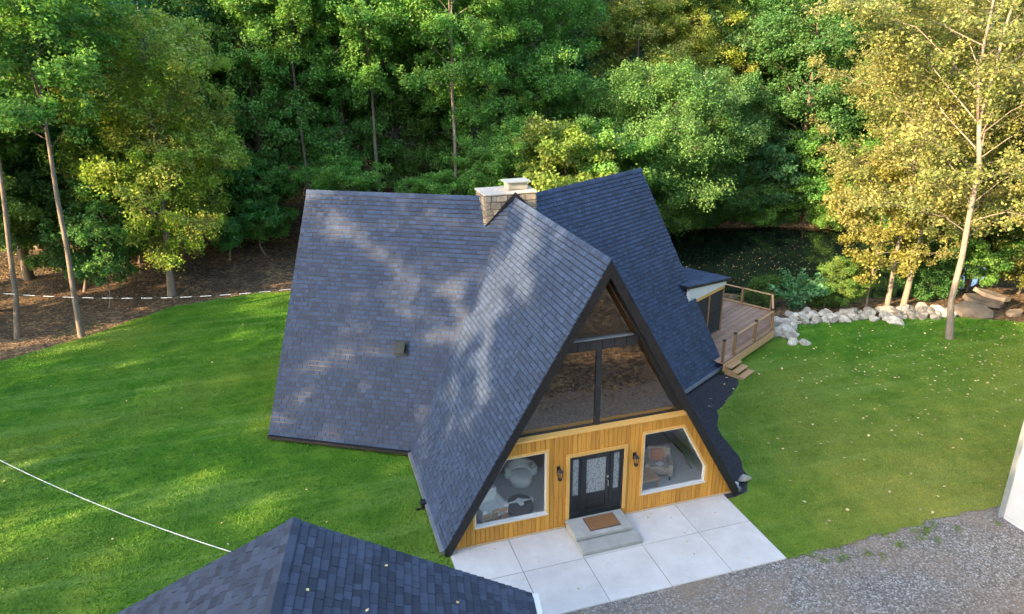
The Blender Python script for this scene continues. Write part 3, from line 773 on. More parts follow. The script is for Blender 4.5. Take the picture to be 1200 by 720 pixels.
def lantern(x, label):
    z = 1.98; t = thing('wall_lantern', label, 'lantern', (x, YF, z), 'lanterns beside the front door')
    mb = MB(); mb.bx(x-.05, x+.05, YF-.02, YF-.001, z-.02, z+.2); build(mb, 'back_plate', 'black', t)
    mb = MB(); mb.tube([(x, YF-.01, z+.14), (x, YF-.08, z+.2), (x, YF-.14, z+.17)], .012, 6); build(mb, 'arm', 'black', t)
    mb = MB(); mb.lathe((x, YF-.14, z), [(.02, .18), (.10, .10), (.085, .09)], 6); build(mb, 'cap', 'black', t)
    mb = MB(); mb.lathe((x, YF-.14, z), [(.06, -.14), (.075, .09)], 6); build(mb, 'glass_body', 'glass', t)
    mb = MB()
    for i in range(6):
        a = math.pi/3*i; mb.tube([(x+.062*math.cos(a), YF-.14+.062*math.sin(a), z-.14), (x+.078*math.cos(a), YF-.14+.078*math.sin(a), z+.09)], .008, 4)
    build(mb, 'cage', 'black', t)
    mb = MB(); mb.lathe((x, YF-.14, z), [(.03, -.2), (.065, -.15), (.065, -.135)], 6); build(mb, 'base', 'black', t)
lantern(-1.30, 'black wall lantern left of the front door')
lantern(1.08, 'black wall lantern right of the front door')

# ------------------------------------------------------------------ furniture seen through the windows
FZ = .30
def armchair(loc, rz, mat, label, legmat='fabric_d', group=None, s=1.0, patch=False):
    t = thing('armchair', label, 'armchair', loc, group); Mz = Matrix.Rotation(rz, 3, 'Z'); L = Vector(loc)
    def bxx(nm, c, size, mt, bv=.03):
        mb = MB(); mb.box(L+Mz@(Vector(c)*s), [q*s for q in size], Mz); return build(mb, nm, mt, t, bevel=bv*s, seg=2)
    bxx('seat', (0, 0, .30), (.62, .62, .26), mat); bxx('backrest', (0, .33, .50), (.74, .16, .66), mat)
    bxx('arm', (-.37, 0, .36), (.14, .74, .42), mat); bxx('arm', (.37, 0, .36), (.14, .74, .42), mat)
    for a in (-1, 1):
        for b in (-1, 1): bxx('leg', (a*.36, b*.32, .07), (.05, .05, .14), legmat, .0)
    if patch:
        for i in range(3):
            for j in range(3):
                bxx('panel', (-.24+.24*i, -.315-.01*(1), .16+.14*j), (.19 if (i+j) % 2 else .21, .02, .10 if (i+j) % 2 else .115), 'fabric_w', .0)
    return t
t = armchair((-3.12, -7.2, FZ), R_(12), 'fabric_w', 'white armchair with patchwork front inside the left window', s=.95)
L0 = Vector((-3.12, -7.2, FZ)); Mz = Matrix.Rotation(R_(12), 3, 'Z')
for i, (u, z, w, h) in enumerate([(-.3, .12, .22, .16), (-.02, .12, .26, .11), (.27, .12, .22, .2), (-.3, .32, .2, .16), (-.05, .28, .2, .13), (.24, .36, .26, .13), (-.02, .42, .22, .08)]):
    mb = MB(); mb.box(L0+Mz@Vector((u, -.385, z+.06)), (w, .02, h), Mz); build(mb, 'patch', 'oak', t)
ot = thing('ottoman', 'round black ottoman inside the left window', 'ottoman', (-2.2, -7.2, FZ))
mb = MB(); mb.lathe((-2.2, -7.2, FZ), [(.36, .02), (.40, .1), (.41, .28), (.36, .36), (.1, .37)], 20); build(mb, 'cushion', 'fabric_d', ot, smooth=True)
mb = MB(); mb.lathe((-2.2, -7.2, FZ), [(.3, 0), (.3, .03)], 16); build(mb, 'base', 'fabric_d', ot)
mb = MB()
rr = random.Random(4); npt = 22; V = [(-2.2, -7.2, FZ+.40)]; 
for i in range(npt):
    a = 2*math.pi*i/npt; r = .40+.05*math.sin(3*a)+rr.uniform(-.03, .03); V.append((-2.2+r*1.15*math.cos(a), -7.2+r*.75*math.sin(a), FZ+.36-.05*abs(math.sin(2*a))))
mb.add(V, [(0, 1+i, 1+(i+1) % npt) for i in range(npt)]); mb.add([(v[0], v[1], v[2]-.02) for v in V], [(0, 1+(i+1) % npt, 1+i) for i in range(npt)])
top(mb, 'throw_blanket', 'fabric_w', 'white throw blanket on the black ottoman', 'blanket', (-2.2, -7.2, FZ+.36), smooth=True)
t = thing('barrel_chair', 'white rounded chair deeper inside the left window', 'armchair', (-1.75, -5.9, FZ))
mb = MB(); mb.lathe((-1.75, -5.9, FZ), [(.32, .05), (.38, .2), (.38, .42), (.3, .44)], 20); build(mb, 'seat', 'fabric_w', t, smooth=True)
mb = MB()
arc = [(-1.75+.42*math.cos(R_(a)), -5.9+.42*math.sin(R_(a)), FZ+.62) for a in range(-20, 205, 15)]
mb.tube(arc, .11, 10); mb.tube([(p[0], p[1], FZ+.45) for p in arc], .11, 10); build(mb, 'backrest', 'fabric_w', t, smooth=True)
mb = MB(); mb.lathe((-1.75, -5.9, FZ), [(.26, 0), (.26, .05)], 16); build(mb, 'base', 'fabric_d', t)
t = armchair((-2.3, -4.3, FZ), R_(-20), 'fabric_r', 'dark red armchair at the back of the left room')
t = armchair((-1.2, -4.0, FZ), R_(15), 'fabric_r', 'dark red armchair beside the white rounded chair, nearest the door', s=1.05)
# right room
t = thing('low_bench', 'light oak low table inside the right window, nearest the door', 'table', (1.75, -7.1, FZ))
for i in range(5):
    mb = MB(); mb.bx(1.3, 2.25, -7.55+.19*i, -7.55+.19*i+.17, FZ+.40, FZ+.44); build(mb, 'top_board', 'oak', t)
mb = MB(); mb.bx(1.3, 2.25, -7.5, -6.65, FZ+.36, FZ+.399); build(mb, 'top_frame', 'oak', t)
for a in (1.34, 2.2):
    for b in (-7.48, -6.68):
        mb = MB(); mb.bx(a-.03, a+.03, b-.03, b+.03, FZ, FZ+.36); build(mb, 'leg', 'oak', t)
t = armchair((2.65, -6.7, FZ), R_(-25), 'fabric_b', 'beige armchair inside the right window', s=1.0)
mb = MB(); mb.box((2.70, -6.52, FZ+.62), (.42, .16, .40), Matrix.Rotation(R_(-25), 3, 'Z') @ Matrix.Rotation(R_(-18), 3, 'X')); top(mb, 'cushion', 'fabric_o', 'terracotta cushion on the beige armchair', 'cushion', (2.7, -6.52, FZ+.43), bevel=.06, seg=2)
mb = MB(); mb.box((2.62, -6.85, FZ+.47), (.22, .16, .03), Matrix.Rotation(R_(15), 3, 'Z')); top(mb, 'book', 'white', 'small white book lying on the beige armchair', 'book', (2.62, -6.85, FZ+.45))
t = thing('table_lamp', 'pale blue ceramic lamp on a dark stand inside the right window', 'lamp', (2.25, -5.6, FZ))
mb = MB(); mb.lathe((2.25, -5.6, FZ), [(.2, 0), (.2, .03), (.03, .05), (.03, .5), (.18, .52), (.18, .55)], 14); build(mb, 'stand', 'fabric_d', t)
mb = MB(); mb.lathe((2.25, -5.6, FZ+.55), [(.08, 0), (.17, .1), (.18, .2), (.1, .34), (.04, .4)], 16); build(mb, 'lamp_body', 'bluegl', t, smooth=True)
mb = MB(); mb.lathe((2.25, -5.6, FZ+.95), [(.24, 0), (.15, .26)], 18); build(mb, 'lamp_shade', 'fabric_w', t, smooth=True)
t = thing('picture_frame', 'dark framed picture leaning on the sloped wall in the right room', 'picture', (3.5, -6.6, FZ))
Mp = Matrix.Rotation(R_(-30.6), 3, 'Y')
c0 = Vector((3.42, -6.5, FZ+.62)); mb = MB(); mb.box(c0, (.04, 1.3, .8), Mp); build(mb, 'frame', 'black', t)
mb = MB(); mb.box(c0+Mp@Vector((-.024, 0, 0)), (.006, 1.12, .62), Mp); build(mb, 'canvas', 'wood_in', t)

# ------------------------------------------------------------------ deck, porch, stairs (right wing frame)
dR, lR = WD[1], Vector((-WD[1].y, WD[1].x, 0))
def UW(u, w, z=0): return dR*u+lR*w+Vector((0, 0, z))
MR = Matrix((dR, lR, Vector((0, 0, 1)))).transposed()
DZ = .55
deckt = thing('wood_deck', 'brown timber deck with railing at the end of the right wing', 'deck', tuple(UW(11, -2, 0)))
DP = [(7.55, -4.98), (12.62, -4.98), (14.92, -3.92), (14.92, 3.6), (8.05, 3.6), (8.05, -3.9), (7.55, -4.7)]
def clip_u(w):
    xs = []
    for i in range(len(DP)):
        (u0, w0), (u1, w1) = DP[i], DP[(i+1) % len(DP)]
        if (w0 <= w < w1) or (w1 <= w < w0): xs.append(u0+(u1-u0)*(w-w0)/(w1-w0))
    return (min(xs), max(xs)) if len(xs) >= 2 else None
w = -4.95; rnd = random.Random(2)
while w < 3.58:
    a, b = clip_u(w+.02), clip_u(w+.12)
    if a and b:
        cuts = [None, rnd.uniform(9.8, 11.5), None] if a[1]-a[0] > 3 else [None, None]
        segs = [(a[0], b[0], cuts[1], cuts[1]), (cuts[1]+.006, cuts[1]+.006, a[1], b[1])] if len(cuts) == 3 else [(a[0], b[0], a[1], b[1])]
        for p0, p1, q0, q1 in segs:
            mb = MB(); mb.prism([UW(p0, w+.004, DZ-.03), UW(q0, w+.004, DZ-.03), UW(q1, w+.136, DZ-.03), UW(p1, w+.136, DZ-.03)], (0, 0, .03)); build(mb, 'deck_board', 'deck', deckt)
    w += .142
mb = MB()
for i in range(4):
    (u0, w0), (u1, w1) = DP[i], DP[i+1]; P0, P1 = UW(u0, w0), UW(u1, w1); dd = (P1-P0).normalized(); nn = Vector((dd.y, -dd.x, 0))
    mb = MB(); mb.prism([P0+nn*.01+Vector((0, 0, DZ-.36)), P1+nn*.01+Vector((0, 0, DZ-.36)), P1+nn*.01+Vector((0, 0, DZ-.01)), P0+nn*.01+Vector((0, 0, DZ-.01))], nn*.04); build(mb, 'rim_board', 'rail', deckt)
for (u, w) in ((8.2, -4.8), (10.7, -4.8), (12.5, -4.8), (14.75, -3.8), (14.75, 0), (14.75, 3.4), (11, 3.4), (11, -.5)):
    mb = MB(); p = UW(u, w); mb.box(p+Vector((0, 0, (DZ-.35)/2-.6)), (.14, .14, DZ-.3+1.2), MR); build(mb, 'support_post', 'post', deckt)
posts = {'A': (7.66, -4.9), 'B': (8.68, -4.9), 'C': (10.72, -4.9), 'D': (12.56, -4.88), 'E': (14.80, -3.86), 'F': (14.80, -2.3), 'G': (14.8, -.4), 'I': (14.8, 1.6), 'J': (14.8, 3.5)}
for k, (u, w) in posts.items():
    mb = MB(); p = UW(u, w); mb.box(p+Vector((0, 0, DZ+.5)), (.10, .10, 1.0), MR); po = build(mb, 'railing_post', 'post', deckt)
    mb = MB(); mb.box(p+Vector((0, 0, DZ+1.025)), (.125, .125, .05), MR); build(mb, 'post_cap', 'black', po)
for a, b in ('BC', 'CD', 'DE', 'EF', 'FG', 'GI', 'IJ'):
    P0, P1 = UW(*posts[a]), UW(*posts[b]); dd = (P1-P0).normalized(); P0 += dd*.05; P1 -= dd*.05; nn = Vector((dd.y, -dd.x, 0))
    for z, h, wd in ((DZ+.90, .04, .09), (DZ+.09, .06, .045)):
        mb = MB(); mb.prism([P0+nn*wd/2+Vector((0, 0, z)), P1+nn*wd/2+Vector((0, 0, z)), P1-nn*wd/2+Vector((0, 0, z)), P0-nn*wd/2+Vector((0, 0, z))], (0, 0, h)); build(mb, 'rail', 'rail', deckt)
    n = int((P1-P0).length/.12)
    for i in range(1, n):
        p = P0+(P1-P0)*(i/n); mb = MB(); mb.tube([p+Vector((0, 0, DZ+.15)), p+Vector((0, 0, DZ+.90))], .008, 4, False); build(mb, 'baluster', 'black', deckt)
# stairs
st = thing('deck_stairs', 'three pale wooden steps leading down from the deck to the lawn', 'stairs', tuple(UW(8.17, -5.5, 0)))
for i in range(3):
    z = DZ-.14*(i+1); w1 = -5.04-.30*i
    for j in range(2):
        mb = MB(); mb.box(UW(8.17, w1-.07-.15*j, z-.02), (.98, .14, .04), MR); build(mb, 'tread', 'rail', st)
    mb = MB(); mb.box(UW(8.17, w1-.0, z-.09), (.94, .02, .10), MR); build(mb, 'riser', 'rail', st)
for s_ in (-.5, .5):
    mb = MB(); u = 8.17+s_*.95; P = [(-5.02, DZ-.19), (-5.02, .0), (-5.9, .0), (-5.9, .06)]; mb.prism([UW(u, a, b) for a, b in P], dR*.04*(-1 if s_ > 0 else 1)); build(mb, 'stringer', 'rail', st)
mb = MB(); mb.lathe(tuple(UW(7.3, -5.2, .03)), [(.02, 0), (.1, .01), (.11, .05), (.02, .08)], 8)
# screened porch
porch = thing('screened_porch', 'small screened porch with sloping shingled roof on the deck', 'porch', tuple(UW(9.6, 0, DZ)))
PU0, PU1, PW0, PW1, PZ = 7.85, 11.0, -3.05, 3.05, 2.66
def post_box(u, w, z0, z1, sx=.09, sy=.09, nm='porch_post', mt='trim', par=None):
    mb = MB(); mb.box(UW(u, w, (z0+z1)/2), (sx, sy, z1-z0), MR); return build(mb, nm, mt, par or porch)
for w in (PW0, PW1):
    for u in (8.3, 9.62, 10.95): post_box(u, w, DZ, PZ, mt='post')
    mb = MB(); mb.box(UW((PU0+PU1)/2, w, PZ+.08), (PU1-PU0, .1, .16), MR); build(mb, 'header_beam', 'trim', porch)
    for u0, u1 in ((8.345, 9.575), (9.665, 10.905)):
        for z0, z1 in ((DZ+.06, 1.55), (1.62, PZ)):
            mb = MB(); mb.box(UW((u0+u1)/2, w, (z0+z1)/2), (u1-u0, .012, z1-z0), MR); build(mb, 'screen_panel', 'screen', porch)
        mb = MB(); mb.box(UW((u0+u1)/2, w, 1.585), (u1-u0, .05, .07), MR); build(mb, 'mid_rail', 'black', porch)
for w in (-1.5, 0, 1.5): post_box(10.95, w, DZ, PZ, mt='post')
for w0, w1 in ((-3.0, -1.55), (-1.45, -.05), (.05, 1.45), (1.55, 3.0)):
    mb = MB(); mb.box(UW(10.95, (w0+w1)/2, (DZ+PZ)/2), (.012, w1-w0, PZ-DZ), MR); build(mb, 'screen_panel', 'screen', porch)
mb = MB(); mb.box(UW(10.95, 0, PZ+.08), (.1, 6.2, .16), MR); build(mb, 'header_beam', 'trim', porch)
# porch roof: shed roof falling away from the wing, white side boards
ru0, ru1, RE = 7.4, 11.42, 3.2
def prz(u): return 3.63+(3.05-3.63)*(u-ru0)/(ru1-ru0)
mb = MB(); mb.prism([UW(ru0, -RE, prz(ru0)), UW(ru1, -RE, prz(ru1)), UW(ru1, RE, prz(ru1)), UW(ru0, RE, prz(ru0))], (0, 0, -.11)); pr = build(mb, 'porch_roof', 'black', porch)
nr = 24; dz = Vector((0, 0, 1))
for r in range(nr):
    u0, u1 = ru0+(ru1+.03-ru0)*r/nr, ru0+(ru1+.03-ru0)*(r+1)/nr; u0 += (u1-u0)*GAP; w = -RE-rnd.uniform(0, .3)
    while w < RE:
        wd = rnd.choice(SH_W); a, b = max(w, -RE), min(w+wd, RE); w += wd
        if b-a < .02: continue
        th = rnd.choice((.014, .02, .026)); mbs = MB()
        P = [UW(u0, a+.004, prz(u0)+.006), UW(u1, a+.004, prz(u1)+th), UW(u1, b-.004, prz(u1)+th), UW(u0, b-.004, prz(u0)+.006)]
        if r == 0 and a == -RE: pmb = MB()
        pmb.add(P+[P[1]-dz*(th+.01), P[2]-dz*(th+.01)], [(0, 1, 2, 3), (1, 4, 5, 2)])
tag(build(pmb, 'shingle_field', 'shingle', pr), kind='stuff')
for s_ in (-1, 1):
    mb = MB(); mb.prism([UW(7.6, s_*3.0, PZ+.161), UW(11.05, s_*3.0, PZ+.161), UW(11.05, s_*3.0, prz(11.05)-.115), UW(7.6, s_*3.0, prz(7.6)-.115)], lR*s_*.12); build(mb, 'side_board', 'white', porch)
mb = MB(); mb.prism([UW(11.02, -3.0, PZ+.161), UW(11.02, 3.0, PZ+.161), UW(11.02, 3.0, prz(11.05)-.12), UW(11.02, -3.0, prz(11.05)-.12)], dR*.04); build(mb, 'end_board', 'white', porch)
# small things on the deck
mb = MB(); c = UW(11.75, -1.6, DZ); t = thing('low_stool', 'small dark stool standing on the deck by the screened porch', 'stool', tuple(c))
mb = MB(); mb.box(c+Vector((0, 0, .28)), (.5, .4, .06), MR); build(mb, 'seat', 'fabric_d', t, bevel=.015)
for a in (-.2, .2):
    for b in (-.15, .15):
        mb = MB(); mb.box(c+MR@Vector((a, b, .125)), (.04, .04, .25), MR); build(mb, 'leg', 'fabric_d', t)
c = UW(12.55, -2.1, DZ); t = thing('potted_plant', 'small round green plant in a low pot on the deck', 'plant', tuple(c))
mb = MB(); mb.lathe(tuple(c), [(.11, 0), (.15, .12), (.13, .12)], 12); build(mb, 'pot', 'stone_grey', t)
def leaf_cloud(pos, n_dir, size, rng):
    N = len(pos); nrm = n_dir/np.linalg.norm(n_dir, axis=1, keepdims=True)
    r = rng.normal(size=(N, 3)); a = np.cross(nrm, r); a /= np.linalg.norm(a, axis=1, keepdims=True)+1e-9; b = np.cross(nrm, a)
    s = (size*rng.uniform(.7, 1.3, N))[:, None]
    V = np.stack([pos-a*s*.55, pos+b*s*.40-a*s*.05, pos+a*s*.55, pos-b*s*.40-a*s*.05], 1).reshape(-1, 3)
    F = np.arange(4*N).reshape(N, 4); return V, F
rng = np.random.default_rng(3)
q = rng.normal(size=(400, 3)); q /= np.linalg.norm(q, axis=1, keepdims=True); pos = q*.2*rng.uniform(.6, 1, (400, 1))+np.array([0, 0, .25])
V, F = leaf_cloud(pos, q+np.array([0, 0, .3]), .07, rng); o = bpy.data.objects.new('foliage', np_mesh('foliage', V, F, 'leaf')); link(o, t); o.color = (.07, .15, .03, 0)

# ------------------------------------------------------------------ garage (only its roof is in view)
GA = R_(9.8); gd = Vector((math.sin(GA), math.cos(GA), 0)); gn = Vector((gd.y, -gd.x, 0))
GP = Vector((-8.32, -12.17, 0)); GH, GE, GW, GL = 5.0, 2.62, 4.6, 9.0
garage = thing('garage', 'garage with dark charcoal shingled gable roof in the foreground', 'garage', tuple(GP-gd*4))
z = Vector((0, 0, 1))
gsl = math.hypot(GW, GH-GE)
mb = MB()
for s_ in (-1, 1):
    ev = (gn*s_*GW-z*(GH-GE))/gsl; nn = (gn*s_*(GH-GE)+z*GW)/gsl; O = GP+z*GH
    mb.prism([O-nn*.012, O-gd*GL-nn*.012, O-gd*GL+ev*gsl-nn*.012, O+ev*gsl-nn*.012], (0, 0, -.16))
groof = build(mb, 'roof', 'black', garage)
cand = []; field = MB(); gex = gsl/32; rnd = random.Random(21)
for s_ in (-1, 1):
    ev = (gn*s_*GW-z*(GH-GE))/gsl; nn = (gn*s_*(GH-GE)+z*GW)/gsl; O = GP+z*GH
    shingles(O, -gd, ev, nn, gex, 32, lambda v: -.03, lambda v: GL+.03, rnd, cand, field, 'g')
finish_shingles(cand, field, 'g', 'shingle_g', gex, groof)
u = -.03
while u < GL:
    mb = MB(); u1 = u+.27
    for s_ in (-1, 1):
        ev = (gn*s_*GW-z*(GH-GE))/gsl; nn = (gn*s_*(GH-GE)+z*GW)/gsl
        T1 = GP+z*(GH+.036)-gd*u; T0 = GP+z*(GH+.022)-gd*u1
        mb.add([T0, T1, T1+ev*.15+nn*.004, T0+ev*.15+nn*.002], [(0, 1, 2, 3) if s_ < 0 else (3, 2, 1, 0)])
        mb.add([T1, T1+ev*.15+nn*.004, T1+ev*.15-nn*.03, T1-z*.04], [(0, 1, 2, 3)])
    build(mb, 'ridge_cap', 'shingle_g', groof); u += .25
# walls, gutters
for s_ in (-1, 1):
    P0 = GP+gn*s_*(GW-.4)-gd*.3; P1 = P0-gd*(GL-.6)
    mb = MB(); mb.prism([P0-z*.05, P1-z*.05, P1+z*(GE+.05), P0+z*(GE+.05)], -gn*s_*.15); build(mb, 'wall', 'off_white', garage)
    E0 = GP+gn*s_*(GW+.02)+z*(GE-.02); E1 = E0-gd*GL; mb = MB()
    prof = [(-.02, .03), (.11, .03), (.12, -.08), (.0, -.1)]
    mb.add([E0+gn*s_*a+z*b for a, b in prof]+[E1+gn*s_*a+z*b for a, b in prof], [(3, 2, 1, 0), (4, 5, 6, 7)]+[(i, (i+1) % 4, 4+(i+1) % 4, 4+i) for i in range(4)]); build(mb, 'gutter', 'white', groof)
for off in (.3, GL-.3):
    c = GP-gd*off; mb = MB(); mb.prism([c+gn*(GW-.4)-z*.05, c-gn*(GW-.4)-z*.05, c-gn*(GW-.4)+z*GE, c+z*(GH-.25), c+gn*(GW-.4)+z*GE], -gd*.12); build(mb, 'gable_wall', 'off_white', garage)

# ------------------------------------------------------------------ white outbuilding at the right edge
shed = thing('white_outbuilding', 'white metal-sided outbuilding at the right edge by the gravel', 'outbuilding', (14.5, -15, 0))
sx0, sx1, sy0, sy1, sh = 11.55, 18.5, -18.5, -11.55, 4.4
mb = MB(); mb.bx(sx0+.03, sx1-.03, sy0+.03, sy1-.03, -.05, sh); body = build(mb, 'wall', 'off_white', shed)
y = sy0+.06
while y < sy1-.1:
    mb = MB(); mb.bx(sx0+.006, sx0+.029, y, min(y+.9, sy1-.06), .12, sh-.02); build(mb, 'panel', 'white', body); y += .904
x = sx0+.06
while x < sx1-.1:
    mb = MB(); mb.bx(x, min(x+.9, sx1-.06), sy1-.029, sy1-.006, .12, sh-.02); build(mb, 'panel', 'white', body); x += .904
for (a, b) in ((sx0, sy1), (sx0, sy0), (sx1, sy1)):
    mb = MB(); mb.box((a, b, sh/2+.02), (.13, .13, sh)); build(mb, 'corner_trim', 'galv', shed)
mb = MB(); mb.bx(sx0-.005, sx0+.03, sy0+.07, sy1-.07, -.02, .11); mb.bx(sx0+.07, sx1-.07, sy1-.03, sy1+.005, -.02, .11); build(mb, 'base_trim', 'white', shed)
ym = (sy0+sy1)/2
for s_ in (-1, 1):
    mb = MB(); mb.prism([(sx0-.1, ym, sh+1.5), (sx1+.1, ym, sh+1.5), (sx1+.1, ym+s_*3.65, sh+.05), (sx0-.1, ym+s_*3.65, sh+.05)], (0, 0, .1)); build(mb, 'roof', 'galv', shed)

# ------------------------------------------------------------------ overhead cables
def pix_ray(px, py):
    d = _r*((px-600)/FPX)+_u*(-(py-360)/FPX)+_f; return d
pole_xy = (-31.0, 13.0)
pt = thing('utility_pole', 'wooden utility pole at the left wood edge carrying the cables', 'pole', (pole_xy[0], pole_xy[1], ground_h(*pole_xy)))
mb = MB(); mb.tube([(pole_xy[0], pole_xy[1], ground_h(*pole_xy)-.3), (pole_xy[0], pole_xy[1], 8.0)], [.16, .11], 12); build(mb, 'shaft', 'pole', pt)
mb = MB(); mb.bx(pole_xy[0]-.7, pole_xy[0]+.7, pole_xy[1]-.05, pole_xy[1]+.05, 7.4, 7.5); build(mb, 'cross_arm', 'pole', pt)
def catenary(P0, P1, sag, n=60):
    P0, P1 = Vector(P0), Vector(P1); return [P0+(P1-P0)*t-Vector((0, 0, sag*4*t*(1-t))) for t in [i/n for i in range(n+1)]]
c1 = catenary((-7.35, 4.35, 4.25), (pole_xy[0]+.15, pole_xy[1], 5.9), 1.25, 90)
t = thing('overhead_cable', 'white banded overhead cable running from the left wing past the trunks', 'cable', tuple(c1[0]))
mb = MB(); mb.tube(c1, .007, 6); build(mb, 'wire', 'cable_d', t)
acc = 0
for i in range(0, len(c1)-2, 3):
    mb = MB(); mb.tube([c1[i], c1[i+1], c1[i+1]+(c1[i+2]-c1[i+1])*.7], .013, 6); build(mb, 'band', 'cable_w', t)
c2 = catenary((-9.3, -12.05, 4.3), (pole_xy[0]+.15, pole_xy[1], 5.6), 1.9, 80)
mb = MB(); mb.tube(c2, .0085, 6); top(mb, 'service_cable', 'cable_w', 'thin white cable sagging over the left lawn to the garage roof', 'cable', tuple(c2[0]))

# ------------------------------------------------------------------ boulders
def rock_mesh(seed, sub=2, flat=.7, jit=.22, mat='stone_pale'):
    rnd = random.Random(seed); bm = bmesh.new(); bmesh.ops.create_icosphere(bm, subdivisions=sub, radius=1)
    planes = [(Vector((rnd.gauss(0, 1), rnd.gauss(0, 1), rnd.gauss(0, 1))).normalized(), rnd.uniform(.50, .82)) for _ in range(15)]
    for v in bm.verts:
        p = v.co.copy()
        for n_, d in planes:
            k = p.dot(n_)
            if k > d: p -= n_*(k-d)
        p += Vector((rnd.uniform(-1, 1), rnd.uniform(-1, 1), rnd.uniform(-1, 1)))*jit*.12
        v.co = Vector((p.x, p.y, p.z*flat))
    me = bpy.data.meshes.new('boulder'); bm.to_mesh(me); bm.free(); me.materials.append(MAT[mat]); return me
rocks = [rock_mesh(100+i, 3, .6+.06*(i % 5), .1) for i in range(9)]
def place(me, name, loc, scl, rot, label, cat, group):
    o = bpy.data.objects.new(name, me); o.location = loc; o.scale = scl; o.rotation_euler = rot; col.objects.link(o); return tag(o, label, cat, group)
rl = [(14.35, 1.75), (14.9, 2.55), (15.9, 3.45), (17.3, 3.15), (18.7, 2.85), (20.3, 2.6), (21.8, 2.2), (23.2, 1.85), (24.2, 1.6)]
def rline(t):
    t = t*(len(rl)-1); i = min(int(t), len(rl)-2); a, b = Vector(rl[i]), Vector(rl[i+1]); return a+(b-a)*(t-i), (b-a).normalized()
rnd = random.Random(17); placed = []
rows = [('front', 0.0, 32, (.17, .33)), ('middle', .42, 32, (.2, .40)), ('back', .92, 28, (.22, .46))]
for rn, off, cnt, sr in rows:
    for i in range(cnt):
        p, d = rline((i+.5+rnd.uniform(-.3, .3))/cnt); q = p+Vector((-d.y, d.x))*(off+rnd.uniform(-.18, .18)); s = rnd.uniform(*sr)
        tone = rnd.choice(['white', 'pale', 'cream']); size = 'small' if s < .28 else ('medium' if s < .38 else 'large')
        place(rnd.choice(rocks), 'boulder', (q.x, q.y, .02+s*.32), (s*rnd.uniform(1, 1.45), s*rnd.uniform(.85, 1.1), s*rnd.uniform(.9, 1.2)), (rnd.uniform(-.3, .3), rnd.uniform(-.3, .3), rnd.uniform(0, 6.28)),
              f'{size} pale boulder, {ordinal(i)} from the deck in the {rn} row of the rock edging', 'boulder', 'pale boulders edging the lawn')
for (x, y, s, lab) in ((14.1, 1.4, .32, 'large white boulder at the corner of the deck, nearest the lawn'), (14.55, 1.15, .27, 'flat white boulder lying out on the lawn by the deck corner'),
                       (21.3, 3.0, .5, 'biggest pale boulder heaped in front of the twin trunks'), (23.4, 2.5, .44, 'broad grey boulder beside the thick trunk'), (20.6, 1.95, .4, 'pale boulder spilled forward on the lawn below the heap')):
    place(rocks[int(x*7) % 9], 'boulder', (x, y, s*.3), (s*1.3, s, s), (.1, .1, x*3), lab, 'boulder', 'pale boulders edging the lawn')
place(rocks[1], 'boulder', (5.3, -7.6, .15), (.3, .22, .2), (0, 0, .4), 'single pale stone at the tip of the mulch bed', 'boulder', None)
place(rocks[4], 'boulder', (4.93, -7.75, .09), (.13, .1, .11), (0, 0, 1.4), 'fist-sized stone between the mulch stone and the roof corner', 'boulder', None)
def slab_mesh(seed):
    rnd = random.Random(seed); n = 9; bm = bmesh.new(); lo = []; hi = []
    for i in range(n):
        a = 2*math.pi*i/n+rnd.uniform(-.25, .25); r = rnd.uniform(.7, 1.1); x, y = r*math.cos(a), r*.5*math.sin(a)
        lo.append(bm.verts.new((x*1.04, y*1.04, -.08+rnd.uniform(-.02, .02)))); hi.append(bm.verts.new((x, y, .08+rnd.uniform(-.03, .02))))
    bm.faces.new(hi); bm.faces.new(lo[::-1])
    for i in range(n): bm.faces.new((lo[i], lo[(i+1) % n], hi[(i+1) % n], hi[i]))
    bmesh.ops.triangulate(bm, faces=bm.faces[:]); bmesh.ops.recalc_face_normals(bm, faces=bm.faces[:])
    me = bpy.data.meshes.new('stone_slab'); bm.to_mesh(me); bm.free(); me.materials.append(MAT['stone_grey']); return me
for i, (x, y, zz, s, rx, ry, rz, lab) in enumerate(((25.3, 1.55, .24, 1.15, .5, .12, -.3, 'big tan stone slab tilted toward the lawn by the right trunk'), (26.6, 2.2, .42, .95, .12, .16, -.55, 'grey stone slab lying on the tilted slab'), (27.3, 2.3, .62, .95, .05, .22, -.75, 'topmost grey stone slab of the pile at the wood edge'), (27.2, .9, .1, .6, .1, 0, .3, 'low brown stone slab right of the pile'))):
    place(slab_mesh(300+i), 'stone_slab', (x, y, zz), (s, s, 1.3), (rx, ry, rz), lab, 'stone slab', 'flat slabs piled at the wood edge')
for i, (x, y, s) in enumerate(((26.9, -.9, .25), (27.4, -1.6, .3), (28.1, -1.9, .22), (27.2, -.2, .2), (28.6, -.6, .28))):
    place(rocks[i], 'boulder', (x, y, s*.3), (s*1.2, s, s), (0, .1, i), f'{ordinal(i)} rough brown stone down the right lawn edge from the slab pile', 'boulder', 'rough stones down the right lawn edge')

